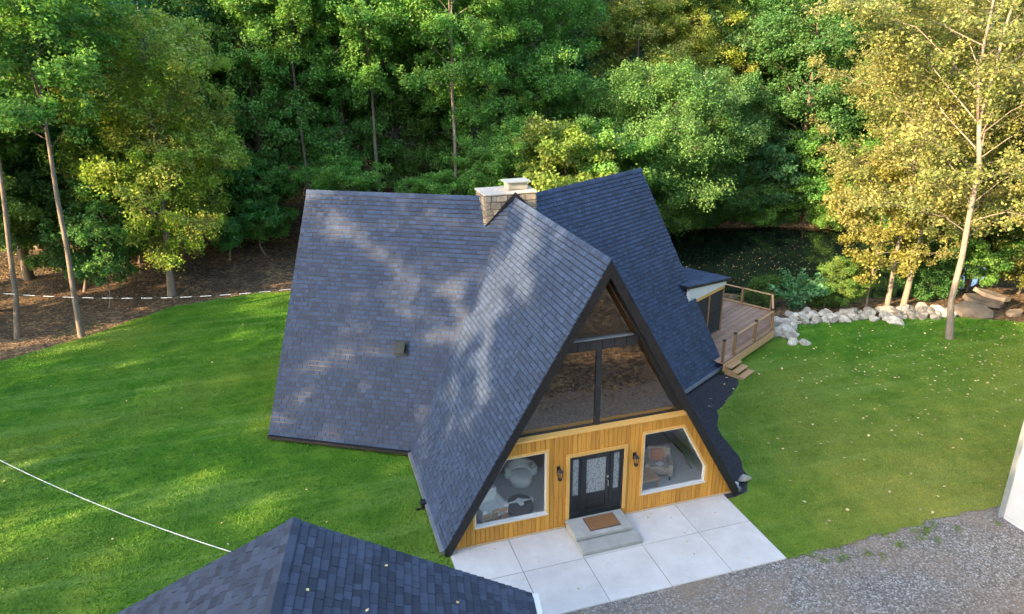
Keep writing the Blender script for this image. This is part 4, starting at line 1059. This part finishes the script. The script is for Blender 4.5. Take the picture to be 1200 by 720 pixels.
# ------------------------------------------------------------------ scattered litter (stuff)
def scatter_flat(name, pts, size, mat, label, rng, tilt=.25):
    pos = np.array(pts); n = rng.normal(size=(len(pos), 3))*tilt; n[:, 2] = 1
    V, F = leaf_cloud(pos, n, size, rng); o = bpy.data.objects.new(name, np_mesh(name, V, F, mat)); link(o); tag(o, label, 'leaves', kind='stuff')
rng = np.random.default_rng(8); P = []
while len(P) < 620:
    if rng.random() < .62: x, y = rng.normal(19.5, 4.2), rng.normal(-2.6, 2.6)
    else: x, y = rng.uniform(5, 30), rng.uniform(-11, 3)
    if in_poly(x, y, LAWN2 if False else [p[:2] for p in LAWN]) and not (x < 6.6 and y > -8 and y < 0): P.append((x, y, .075))
scatter_flat('fallen_leaves', P, .105, 'fallen', 'pale fallen leaves scattered over the right lawn', rng)
P = []
while len(P) < 90:
    x, y = rng.uniform(-24, -5), rng.uniform(-10, 16)
    if in_poly(x, y, [p[:2] for p in LAWN]): P.append((x, y, .075))
scatter_flat('fallen_leaves', P, .075, 'fallen', 'few pale fallen leaves on the left lawn', rng)
P = [(rng.uniform(-4.4, 4.2), rng.uniform(-11.1, -8.1), .046) for i in range(22)]
for i in range(9):
    a_, b_ = rng.uniform(.5, 3.0), rng.uniform(.3, 4.2)*(-1 if i < 3 else 1); p = GP-gd*a_+gn*b_+Vector((0, 0, GH+.04-abs(b_)*(GH-GE)/GW)); P.append(tuple(p))
scatter_flat('fallen_leaves', P, .07, 'fallen', 'few dry leaves lying on the patio and the garage roof', rng, .1)
P = []
while len(P) < 1150:
    x, y = rng.uniform(10, 44), rng.uniform(5, 27)
    if pond_d(x, y) < .98: P.append((x, y, -.985))
scatter_flat('floating_leaves', P, .065, 'float', 'leaves floating on the dark pond', rng, .03)
P = []
while len(P) < 14000:
    x, y = rng.uniform(-34, 10), rng.uniform(10, 40)
    if rng.random() < .35: x, y = rng.uniform(-6, 30), rng.uniform(-26, -14.5)
    if not in_poly(x, y, [p[:2] for p in LAWN]) and pond_d(x, y) > 1.15: P.append((x, y, max(0.0, ground_h(x, y))+.02 if y < 0 else ground_h(x, y)+.02))
MAT['litter'] = simple('brown_litter', (.26, .15, .07), (.14, .085, .045), 1.2, .9, var=.5)
scatter_flat('leaf_litter', P, .12, 'litter', 'brown leaf litter on the wood floor and drive', rng, .4)
# pebbles on the gravel
P = []
while len(P) < 4200:
    x, y = rng.uniform(-3.8, 12.5), rng.uniform(-17, -11.1)
    if y < -11.2-.1*rng.random() or x > 4.4: P.append((x, y, .008))
pos = np.array(P); N = len(pos); s = rng.uniform(.012, .038, N)[:, None]
octv = np.array([(1, 0, 0), (0, 1, 0), (-1, 0, 0), (0, -1, 0), (0, 0, .7)]); ang = rng.uniform(0, 6.28, N)
ca, sa = np.cos(ang), np.sin(ang); R2 = np.zeros((N, 3, 3)); R2[:, 0, 0] = ca; R2[:, 0, 1] = -sa; R2[:, 1, 0] = sa*.8; R2[:, 1, 1] = ca*.8; R2[:, 2, 2] = 1
V = np.einsum('nij,kj->nki', R2, octv)*s[:, None, :]+pos[:, None, :]
F = (np.array([(0, 1, 4), (1, 2, 4), (2, 3, 4), (3, 0, 4)])[None]+5*np.arange(N)[:, None, None]).reshape(-1, 3)
o = bpy.data.objects.new('gravel_stones', np_mesh('gravel_stones', V.reshape(-1, 3), F, 'pebble')); link(o); tag(o, 'loose grey stones of the gravel drive', 'gravel', kind='stuff')
# weeds in the gravel edge
rng = np.random.default_rng(12); Vs = []; 
for i in range(20):
    x = rng.uniform(4.6, 12.2); y = -11.15-abs(rng.normal(0, .5)); n = 26
    r = rng.normal(0, .07, (n, 2)); Vs.append(np.column_stack([x+r[:, 0], y+r[:, 1], rng.uniform(.02, .09, n)]))
pos = np.concatenate(Vs); V, F = leaf_cloud(pos, rng.normal(size=(len(pos), 3)), .06, rng)
MAT['weed'] = simple('weed_green', (.10, .17, .03), (.16, .22, .05), 2, .8)
o = bpy.data.objects.new('weeds', np_mesh('weeds', V, F, 'weed')); link(o); tag(o, 'small weeds along the gravel edge', 'weeds', kind='stuff')

# ------------------------------------------------------------------ trees
def make_tree(seed, Ht, Rc, base, tr, nl, leaves, leaf=.20, lean=(0, 0), fork=None, spray=(.55, .95), layered=.2, bushy=False, limb_up=.45, wob=.25):
    rng = np.random.default_rng(seed); mb = MB()
    K = 10; wobv = np.cumsum(rng.normal(0, wob, (K+1, 2)), 0)*.5; wobv -= wobv[0]
    def trunk(t):
        f = t*K; i = min(int(f), K-1); w = wobv[i]+(wobv[i+1]-wobv[i])*(f-i)
        return np.array([lean[0]*t+w[0], lean[1]*t+w[1], Ht*t])
    ts = [i/K for i in range(K+1)]
    tp = ts if not fork else [t for t in ts if t <= fork]
    mb.tube([(trunk(0)+np.array([0, 0, -.4])), *[trunk(t) for t in tp]], [tr*1.35, *[tr*(1.12-1.0*t)+(.0 if t else tr*.25) for t in tp]], 9)
    if fork:
        p = trunk(tp[-1]); r0 = tr*(1.12-tp[-1])*.85
        for s_ in (-1, 1):
            pts = [p-np.array([0, 0, .2])]; 
            for k in range(1, 6):
                f = k/5; pts.append(p+np.array([s_*Ht*.075*f, .3*s_*f, (Ht*.97-p[2])*f])+rng.normal(0, .08, 3))
            mb.tube(pts, [r0*(1-.8*k/5) for k in range(6)], 7)
    C = []; Rr = []
    bt = base/Ht
    for i in range(nl):
        rel = (i+rng.uniform(0, .9))/nl; t = bt+(1-bt)*rel
        az = i*2.39996+rng.uniform(-.5, .5)
        prof = math.sin(math.pi*(.16+.78*rel**.85))**.75
        rad = Rc*prof*rng.uniform(.62, 1.12)
        p0 = trunk(min(t, .985)-.04); rise = rad*(limb_up+rng.uniform(-.3, .5))*(1.15-rel*.2); droop = rad*rng.uniform(.05, .5)
        dv = np.array([math.cos(az), math.sin(az), 0])
        lp = lambda s_: p0+dv*rad*s_+np.array([0, 0, rise*s_-droop*s_*s_])
        pts = [lp(s_)+(rng.normal(0, .05*rad, 3)*np.array([1, 1, .4]) if s_ > 0 else 0) for s_ in (0, .25, .5, .75, 1)]
        lr = max(.012, tr*.30*(1-rel*.6)*rad/Rc); mb.tube(pts, [lr, lr*.8, lr*.6, lr*.4, lr*.2], 5, False)
        nt = max(3, int(rad*2.3))
        for k in range(nt):
            s_ = .22+.78*(k+rng.uniform(0, 1))/nt; q = lp(s_)
            side = 1 if k % 2 else -1; a2 = az+side*rng.uniform(.5, 1.3); tl = rad*.36*rng.uniform(.5, 1.1)*(1.1-.5*s_)
            e = q+np.array([math.cos(a2)*tl, math.sin(a2)*tl, rng.uniform(-.45, .75)*tl])
            if tl > .5: mb.tube([q, (q+e)/2+np.array([0, 0, .05*tl]), e], [lr*.3, lr*.22, .006], 4, False)
            m_ = max(1, int(tl/.55))
            for j in range(m_): C.append(q+(e-q)*((j+1)/m_)); Rr.append(rng.uniform(*spray))
        C.append(pts[-1]); Rr.append(rng.uniform(*spray))
    C = np.array(C); Rr = np.array(Rr)
    per = max(6, int(leaves/len(C))); idx = np.repeat(np.arange(len(C)), per); N = len(idx)
    a = rng.uniform(0, 2*math.pi, N); rr = np.sqrt(rng.uniform(0, 1, N))*Rr[idx]
    pos = C[idx]+np.column_stack([rr*np.cos(a), rr*np.sin(a), rng.normal(0, layered, N)*Rr[idx]-.12*rr*rr/Rr[idx]])
    pos[:, 2] = np.maximum(pos[:, 2], .12)
    out = pos-np.array([lean[0]*.5, lean[1]*.5, Ht*.5]); out /= np.linalg.norm(out, axis=1, keepdims=True)+1e-6
    nrm = rng.normal(0, .75, (N, 3))+out*.45; nrm[:, 2] += .75
    V, F = leaf_cloud(pos, nrm, leaf, rng)
    tm = bpy.data.meshes.new('trunk'); tm.from_pydata(mb.v, [], mb.f); tm.update()
    for p in tm.polygons: p.use_smooth = True
    cm = np_mesh('crown', V, F, 'leaf')
    return tm, cm
def make_frond(seed):
    rng = np.random.default_rng(seed); mb = MB(); P = []; Nn = []
    for i in range(20):
        az = rng.uniform(0, 6.28); L = rng.uniform(1.3, 2.7); sp = rng.uniform(.25, .75); pts = []
        for k in range(7):
            f = k/6; pts.append(np.array([math.cos(az)*L*sp*f**1.3, math.sin(az)*L*sp*f**1.3, L*(1-sp*.45)*f*(1.15-.15*f*f*2)]))
        mb.tube(pts, [.018*(1-.8*k/6) for k in range(7)], 4, False)
        for k in range(int(L*42)):
            f = rng.uniform(.12, 1)*6; j = min(int(f), 5); q = pts[j]+(pts[j+1]-pts[j])*(f-j)
            P.append(q+rng.normal(0, .085, 3)); Nn.append(rng.normal(0, .5, 3)+np.array([0, 0, .8]))
    P = np.array(P); P[:, 2] = np.maximum(P[:, 2], .05); V, F = leaf_cloud(P, np.array(Nn), .15, rng)
    tm = bpy.data.meshes.new('stem'); tm.from_pydata(mb.v, [], mb.f); return tm, np_mesh('foliage', V, F, 'leaf')
TV = {
'maple':   make_tree(1, 17, 5.4, 3.0, .20, 66, 92500, 0.142, spray=(.3, .72), layered=.42, limb_up=.5, wob=.12),
 'maple2':  make_tree(2, 19, 5.0, 4.5, .20, 66, 87500, 0.142, spray=(.3, .72), layered=.42, limb_up=.55),
 'maple3':  make_tree(3, 22, 5.6, 5.5, .24, 70, 92500, 0.150, limb_up=.65, spray=(.3, .75), layered=.42),
 'slender': make_tree(4, 24, 3.9, 11.5, .125, 44, 47500, 0.146, limb_up=.8, wob=.1, spray=(.3, .65), layered=.42),
 'slender2': make_tree(5, 23, 4.3, 10.0, .125, 44, 50000, 0.146, fork=.55, wob=.1, limb_up=.7, spray=(.3, .65), layered=.42),
 'under':   make_tree(6, 8.5, 3.6, 1.2, .08, 44, 52500, 0.133, spray=(.28, .62), layered=.3),
 'under2':  make_tree(7, 6.5, 3.0, .8, .06, 40, 42500, 0.129, spray=(.26, .56), layered=.3),
 'vine':    make_tree(8, 12.5, 5.4, .6, .18, 90, 120000, 0.129, spray=(.35, .75), layered=.48, limb_up=.55),
 'yellow':  make_tree(9, 20.5, 6.0, 5.5, .14, 40, 34000, 0.124, fork=.5, lean=(-1.2, 0), spray=(.26, .56), layered=.4, limb_up=.6),
 'yellow2': make_tree(10, 19, 5.6, 3.6, .13, 42, 38000, 0.124, spray=(.26, .56), layered=.4, limb_up=.55),
 'sapling': make_tree(11, 7.5, 2.4, 1.6, .045, 30, 13750, 0.129, spray=(.26, .5), layered=.35),
 'bush':    make_tree(12, 2.6, 1.7, .2, .035, 36, 16250, 0.103, spray=(.2, .42), layered=.45),
 'tall':    make_tree(13, 26, 6.0, 6.0, .26, 64, 56000, .22, limb_up=.55, spray=(.38, .75), layered=.3),
 'frond':   make_frond(14),
}
def tree(kind, x, y, color, yel, label, group, scale=1.0, rot=0.0, name='tree', bark_='bark', tilt=(0, 0), z=None):
    tm, cm = TV[kind]
    z = ground_h(x, y) if z is None else z
    t = bpy.data.objects.new(name, None); t.location = (x, y, z); t.scale = (scale,)*3; t.rotation_euler = (tilt[0], tilt[1], rot); col.objects.link(t)
    tag(t, label, 'shrub' if name == 'shrub' else 'tree', group)
    for nm, me in (('trunk' if name != 'shrub' else 'stem', tm), ('crown' if name != 'shrub' else 'foliage', cm)):
        o = bpy.data.objects.new(nm, me); col.objects.link(o); o.parent = t
        if me is cm: o.color = (*color, yel*(.42 if color[1] > 1.6*color[0] else 1.0))
        elif bark_ != 'bark':
            o.material_slots[0].link = 'OBJECT'; o.material_slots[0].material = MAT[bark_]
    return t
for tm, cm in TV.values(): tm.materials.append(MAT['bark'])
GR = (.118, .280, .062); GR2 = (.150, .330, .070); DG = (.085, .215, .062); YG_ = (.21, .32, .06); YE = (.185, .225, .07); BG_ = (.085, .220, .095)
# left
tree('slender', -21.4, 14.2, DG, .3, 'leaning slender grey trunk tree at the far left lawn edge', 'tall slender trees of the left wood edge', .95, 0.0, tilt=(0, R_(8)))
tree('slender2', -18.4, 13.4, GR, .4, 'slender grey trunk leaning left, rising from the lawn edge, second from the left', 'tall slender trees of the left wood edge', 1.0, 0.0, tilt=(0, R_(2.7)))
tree('maple', -14.9, 18.7, (.25, .38, .06), .9, 'bright green maple with yellowing leaf tips behind the left lawn', None, .92, 0.0, bark_='bark_pale', tilt=(0, R_(3.5)))
tree('sapling', -17.9, 17.5, DG, .2, 'thin bare-stemmed sapling between the slender trunk and the yellowing maple', None, 1.0, .5)
# behind the house
tree('slender', -6.5, 26, GR, .5, 'slender trunk just left of the left ridge end', 'slender trees right behind the house', .95, 1.0)
tree('slender2', -1.8, 26, GR2, .4, 'slender grey trunk above the middle of the left ridge', 'slender trees right behind the house', 1.0, 4.0)
tree('slender2', 3.3, 24, GR2, .5, 'forked pale trunk rising left of the chimney', 'slender trees right behind the house', 1.06, .9, bark_='bark_pale')
tree('slender', 1.0, 31, GR, .5, 'thin trunk deeper in the wood left of the forked trunk', 'slender trees right behind the house', .9, 5.0)
for i, (k, x, y, c, ye, s, lab) in enumerate((
    ('under', -9.8, 25, GR, .4, .8, 'leafy understory maple at the left end of the ridge'),
    ('under', -4.0, 23, GR2, .25, .8, 'layered green understory maple above the left ridge'),
    ('under2', .6, 21.5, GR2, .2, .85, 'low bright green understory maple above the ridge middle'),
    ('sapling', 4.6, 22.0, GR2, .3, .9, 'bright green sapling beside the forked trunk'),
    ('under', 6.6, 21.0, GR2, .45, 1.0, 'green understory maple right behind the chimney'),
    ('under2', 9.3, 18.8, YG_, .6, 1.35, 'yellow-green understory maple above the right ridge'),
    ('under', 12.3, 20.0, GR2, .6, 1.1, 'understory maple with yellow tips beside the vine-covered mass'),
    ('maple2', -3.5, 29, GR, .3, 1.0, 'full green maple filling the wood above the left ridge'),
    ('maple', 6.6, 27.5, GR2, .3, 1.0, 'broad green maple towering behind the chimney'),
    ('maple3', 11.0, 29, GR, .25, .95, 'tall green maple between chimney and right ridge'),
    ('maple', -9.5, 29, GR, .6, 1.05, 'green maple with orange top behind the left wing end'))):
    tree(k, x, y, c, ye, lab, 'maples behind the house', s, i*1.3)
for i, (x, y, sc, c_, lab) in enumerate(((-10.5, 34, .95, (.30, .24, .06), 'tree top with sunlight painted orange into its leaves behind the yellowing maple, nearest the left'), (-5, 40, 1.0, (.34, .33, .07), 'tree with sunlight painted gold into its leaves, glimpsed high above the left ridge'), (.5, 44, 1.0, (.36, .36, .08), 'tree with sunlight painted gold into its leaves, glimpsed between the slender trunks'), (7, 41, .95, (.30, .34, .07), 'tree top with sunlight painted yellow-green into its leaves, glimpsed above the chimney'))):
    tree('maple3', x, y, c_, 1.0, lab, 'trees with painted-in sunlight glimpsed in the wood', sc, i*2.0)  # gold leaf colour stands in for sunlit spots high in the wood
# pond side
tree('vine', 18.0, 22.5, (.125, .265, .07), .3, 'rounded vine-covered tree mass hanging over the left pond bank', None, 1.0, .4, z=-.6)
tree('vine', 23.2, 26.0, (.12, .26, .085), .4, 'dark green rounded tree overhanging the far pond bank', None, .95, 2.4, z=-.6)
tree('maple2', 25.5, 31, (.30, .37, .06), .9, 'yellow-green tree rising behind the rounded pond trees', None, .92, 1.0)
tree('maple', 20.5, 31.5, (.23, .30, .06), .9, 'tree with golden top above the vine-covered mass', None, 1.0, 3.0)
tree('vine', 30.5, 29.0, BG_, .2, 'dark bushy tree at the far right pond bank', None, .7, 4.2, z=-.5)
tree('under', 36.5, 24.5, DG, .2, 'small dark tree at the right far pond corner', None, 1.1, 1.0, z=-.3)
# right
tree('yellow', 21.5, -.5, YE, 1.0, 'sunlit yellow tree with forked pale trunk standing on the right lawn', None, 1.0, 0.0, bark_='bark_pale')
tree('yellow2', 23.1, 3.9, YE, .9, 'thick-trunked yellow tree behind the boulder heap', 'yellow trees by the pond', 1.0, 2.1, bark_='bark_pale')
tree('yellow2', 22.1, 4.0, (.25, .255, .09), .6, 'slimmer yellow twin trunk left of the thick trunk behind the boulders', 'yellow trees by the pond', .86, 4.4, bark_='bark_pale')
tree('sapling', 21.0, 4.3, (.26, .26, .06), .7, 'thin yellow sapling behind the middle of the boulder row', 'yellow trees by the pond', 1.05, 1.4, bark_='bark_pale')
tree('under2', 19.6, 4.9, (.12, .25, .05), .8, 'low yellow-green leafy sapling clump at the pond edge', None, .42, .4)
tree('yellow2', 29.5, 7.5, (.22, .235, .055), .8, 'golden tree deeper right of the pond', 'golden trees of the right wood edge', 1.05, .7)
tree('yellow', 29.8, .8, (.25, .25, .085), .8, 'golden tree at the right photo edge behind the slab pile', 'golden trees of the right wood edge', 1.0, 2.7)
tree('maple3', 34, 5.0, (.19, .20, .035), .8, 'green-gold tall tree at the far right edge', 'golden trees of the right wood edge', .95, 1.7)
tree('under', 30.6, 3.4, (.10, .15, .03), .7, 'leafy green-yellow understory tree above the stone slabs', None, .85, 1.0)
tree('under2', 28.2, 4.6, GR, .5, 'dark leafy understory tree behind the slab pile', None, .9, 2.0)
tree('under2', 25.6, 5.2, DG, .5, 'dark green low tree between thick trunk and slab pile', None, .7, 3.0)
tree('bush', 29.4, .2, (.10, .14, .025), .8, 'leafy bush beside the stone slabs at the right edge', 'bushes at the right lawn edge', 1.2, .4, name='shrub')
tree('bush', 29.0, -2.2, (.10, .14, .025), .8, 'yellowing bush lowest on the right lawn edge', 'bushes at the right lawn edge', 1.0, 2.4, name='shrub')
tree('bush', 24.6, 4.3, DG, .3, 'dark bush right of the thick trunk', None, .8, 1.0, name='shrub')
tree('frond', 17.3, 5.3, (.11, .27, .13), .02, 'blue-green shrub between the deck and the pond', None, 1.15, .3, name='shrub')
tree('bush', 18.9, 5.0, (.09, .17, .04), .3, 'small light green bush behind the boulder row', None, .55, 2.3, name='shrub')
tree('bush', 15.9, 6.3, (.07, .15, .03), .3, 'low green bush behind the far deck railing', None, .6, 4.3, name='shrub')
for i in range(26):
    a = R_(20+150*i/25); u, v = PA*1.07*math.cos(a), PB*1.09*math.sin(a); c_, s_ = math.cos(PR), math.sin(PR)
    tree('bush' if i % 2 else 'under2', PC[0]+u*c_-v*s_, PC[1]+u*s_+v*c_, (GR, DG, BG_, GR2)[i % 4], .3, f'leafy bush on the far pond bank, {ordinal(i)} counted from the right', 'bushes on the far pond bank', 1.2 if i % 3 else .75, i*1.7, name='shrub', z=-1.0)
# the deep wood behind: rows of look-alike trees
rnd = random.Random(31); kinds = ['maple', 'maple2', 'maple3', 'tall', 'slender', 'under']
taken = [(-14.9, 18.7), (-6.5, 26), (-1.8, 26), (3.3, 24), (6.6, 27.5), (11, 29), (-3.5, 29), (-9.5, 29), (25.5, 31), (20.5, 31.5), (-10.5, 34), (-5, 40), (.5, 44), (7, 41)]
cnt = 0
def wood(x, y, kk, lab, grp, skip=False):
    c = rnd.choice((GR, GR2, DG, DG, BG_)); a = (tuple(q*rnd.uniform(.8, 1.15) for q in c), rnd.choice((.1, .2, .4, .8)), lab, grp, rnd.uniform(.88, 1.15), rnd.uniform(0, 6.28))
    if not skip: tree(kk, x, y, *a)
for row, (y0, step) in enumerate(((23, 6.0), (30, 5.5), (37, 6.5), (45, 7), (54, 8), (64, 9), (76, 11))):
    x = -34 - row*3; cnt = 0
    while x < 56+row*5:
        xx, yy = x+rnd.uniform(-1.8, 1.8), y0+rnd.uniform(-2, 2)+max(0, x-14)*(.18 if row < 3 else .1); x += step
        if pond_d(xx, yy) < 1.22 or any(math.hypot(xx-a, yy-b) < 3.2 for a, b in taken): continue
        if row == 0 and -21 < xx < 14: continue
        kk = rnd.choice(kinds) if row < 3 else rnd.choice(kinds[:4])
        rown = ('front', 'second', 'third', 'fourth', 'fifth', 'sixth', 'last')[row]; cnt += 1
        wood(xx, yy, kk, f'green leafy tree, {ordinal(cnt-1)} from the left in the {rown} row of the wood behind', 'trees of the wood behind', skip=(xx < -29 and row < 3))
for i, (x, y) in enumerate(((-28, 14), (-26, 24), (-24, 19), (-22, 27), (-20, 21.5), (-18, 34), (-17.5, 25), (-13, 33), (-12, 24.5))):
    wood(x, y, rnd.choice(('under', 'under2', 'maple2')), f'shaded green tree in the dark left wood, {ordinal(i)} from the left', 'trees of the dark left wood')
for i, (x, y) in enumerate(((40, 24), (34, 12), (40, 14), (46, 18), (38, 6), (44, 8), (48, 2), (37, 0), (42, -4), (36, -8))):
    wood(x, y, rnd.choice(('maple2', 'maple3', 'yellow2')), f'leafy tree in the wood right of the pond, {ordinal(i)} from the pond', 'trees of the right wood')
NLEFT = 20; rnd = random.Random(LSEED)
# wood to the left of and behind the drone: it shades the yard
for i in range(NLEFT):
    x = rnd.uniform(-60, -28); y = rnd.uniform(-42, 12)
    pd = (x-9)*.292-(y+14.0)*.956
    if abs(pd) < 3.2: continue
    if x > -33 and y > 6: continue
    kk = rnd.choice(('tall', 'maple3', 'maple2', 'tall')); wood(x, y, 'slender' if abs(pd+18) < 4 else kk, 'tall tree added out of view to shade the white outbuilding', 'trees of the wood left of the yard', skip=abs(pd-2.5) < 4.3)
wood(-36, -25.6, 'tall', 'tall tree added out of view to shade the white outbuilding', 'trees of the wood left of the yard')  # unseen extra tree, added to keep the sun off the outbuilding
for i in range(16):
    x = rnd.uniform(-22, 40); y = rnd.uniform(-58, -34)
    wood(x, y, rnd.choice(('tall', 'maple3', 'maple2')), 'tall tree of the wood across the drive', 'trees of the wood across the drive')
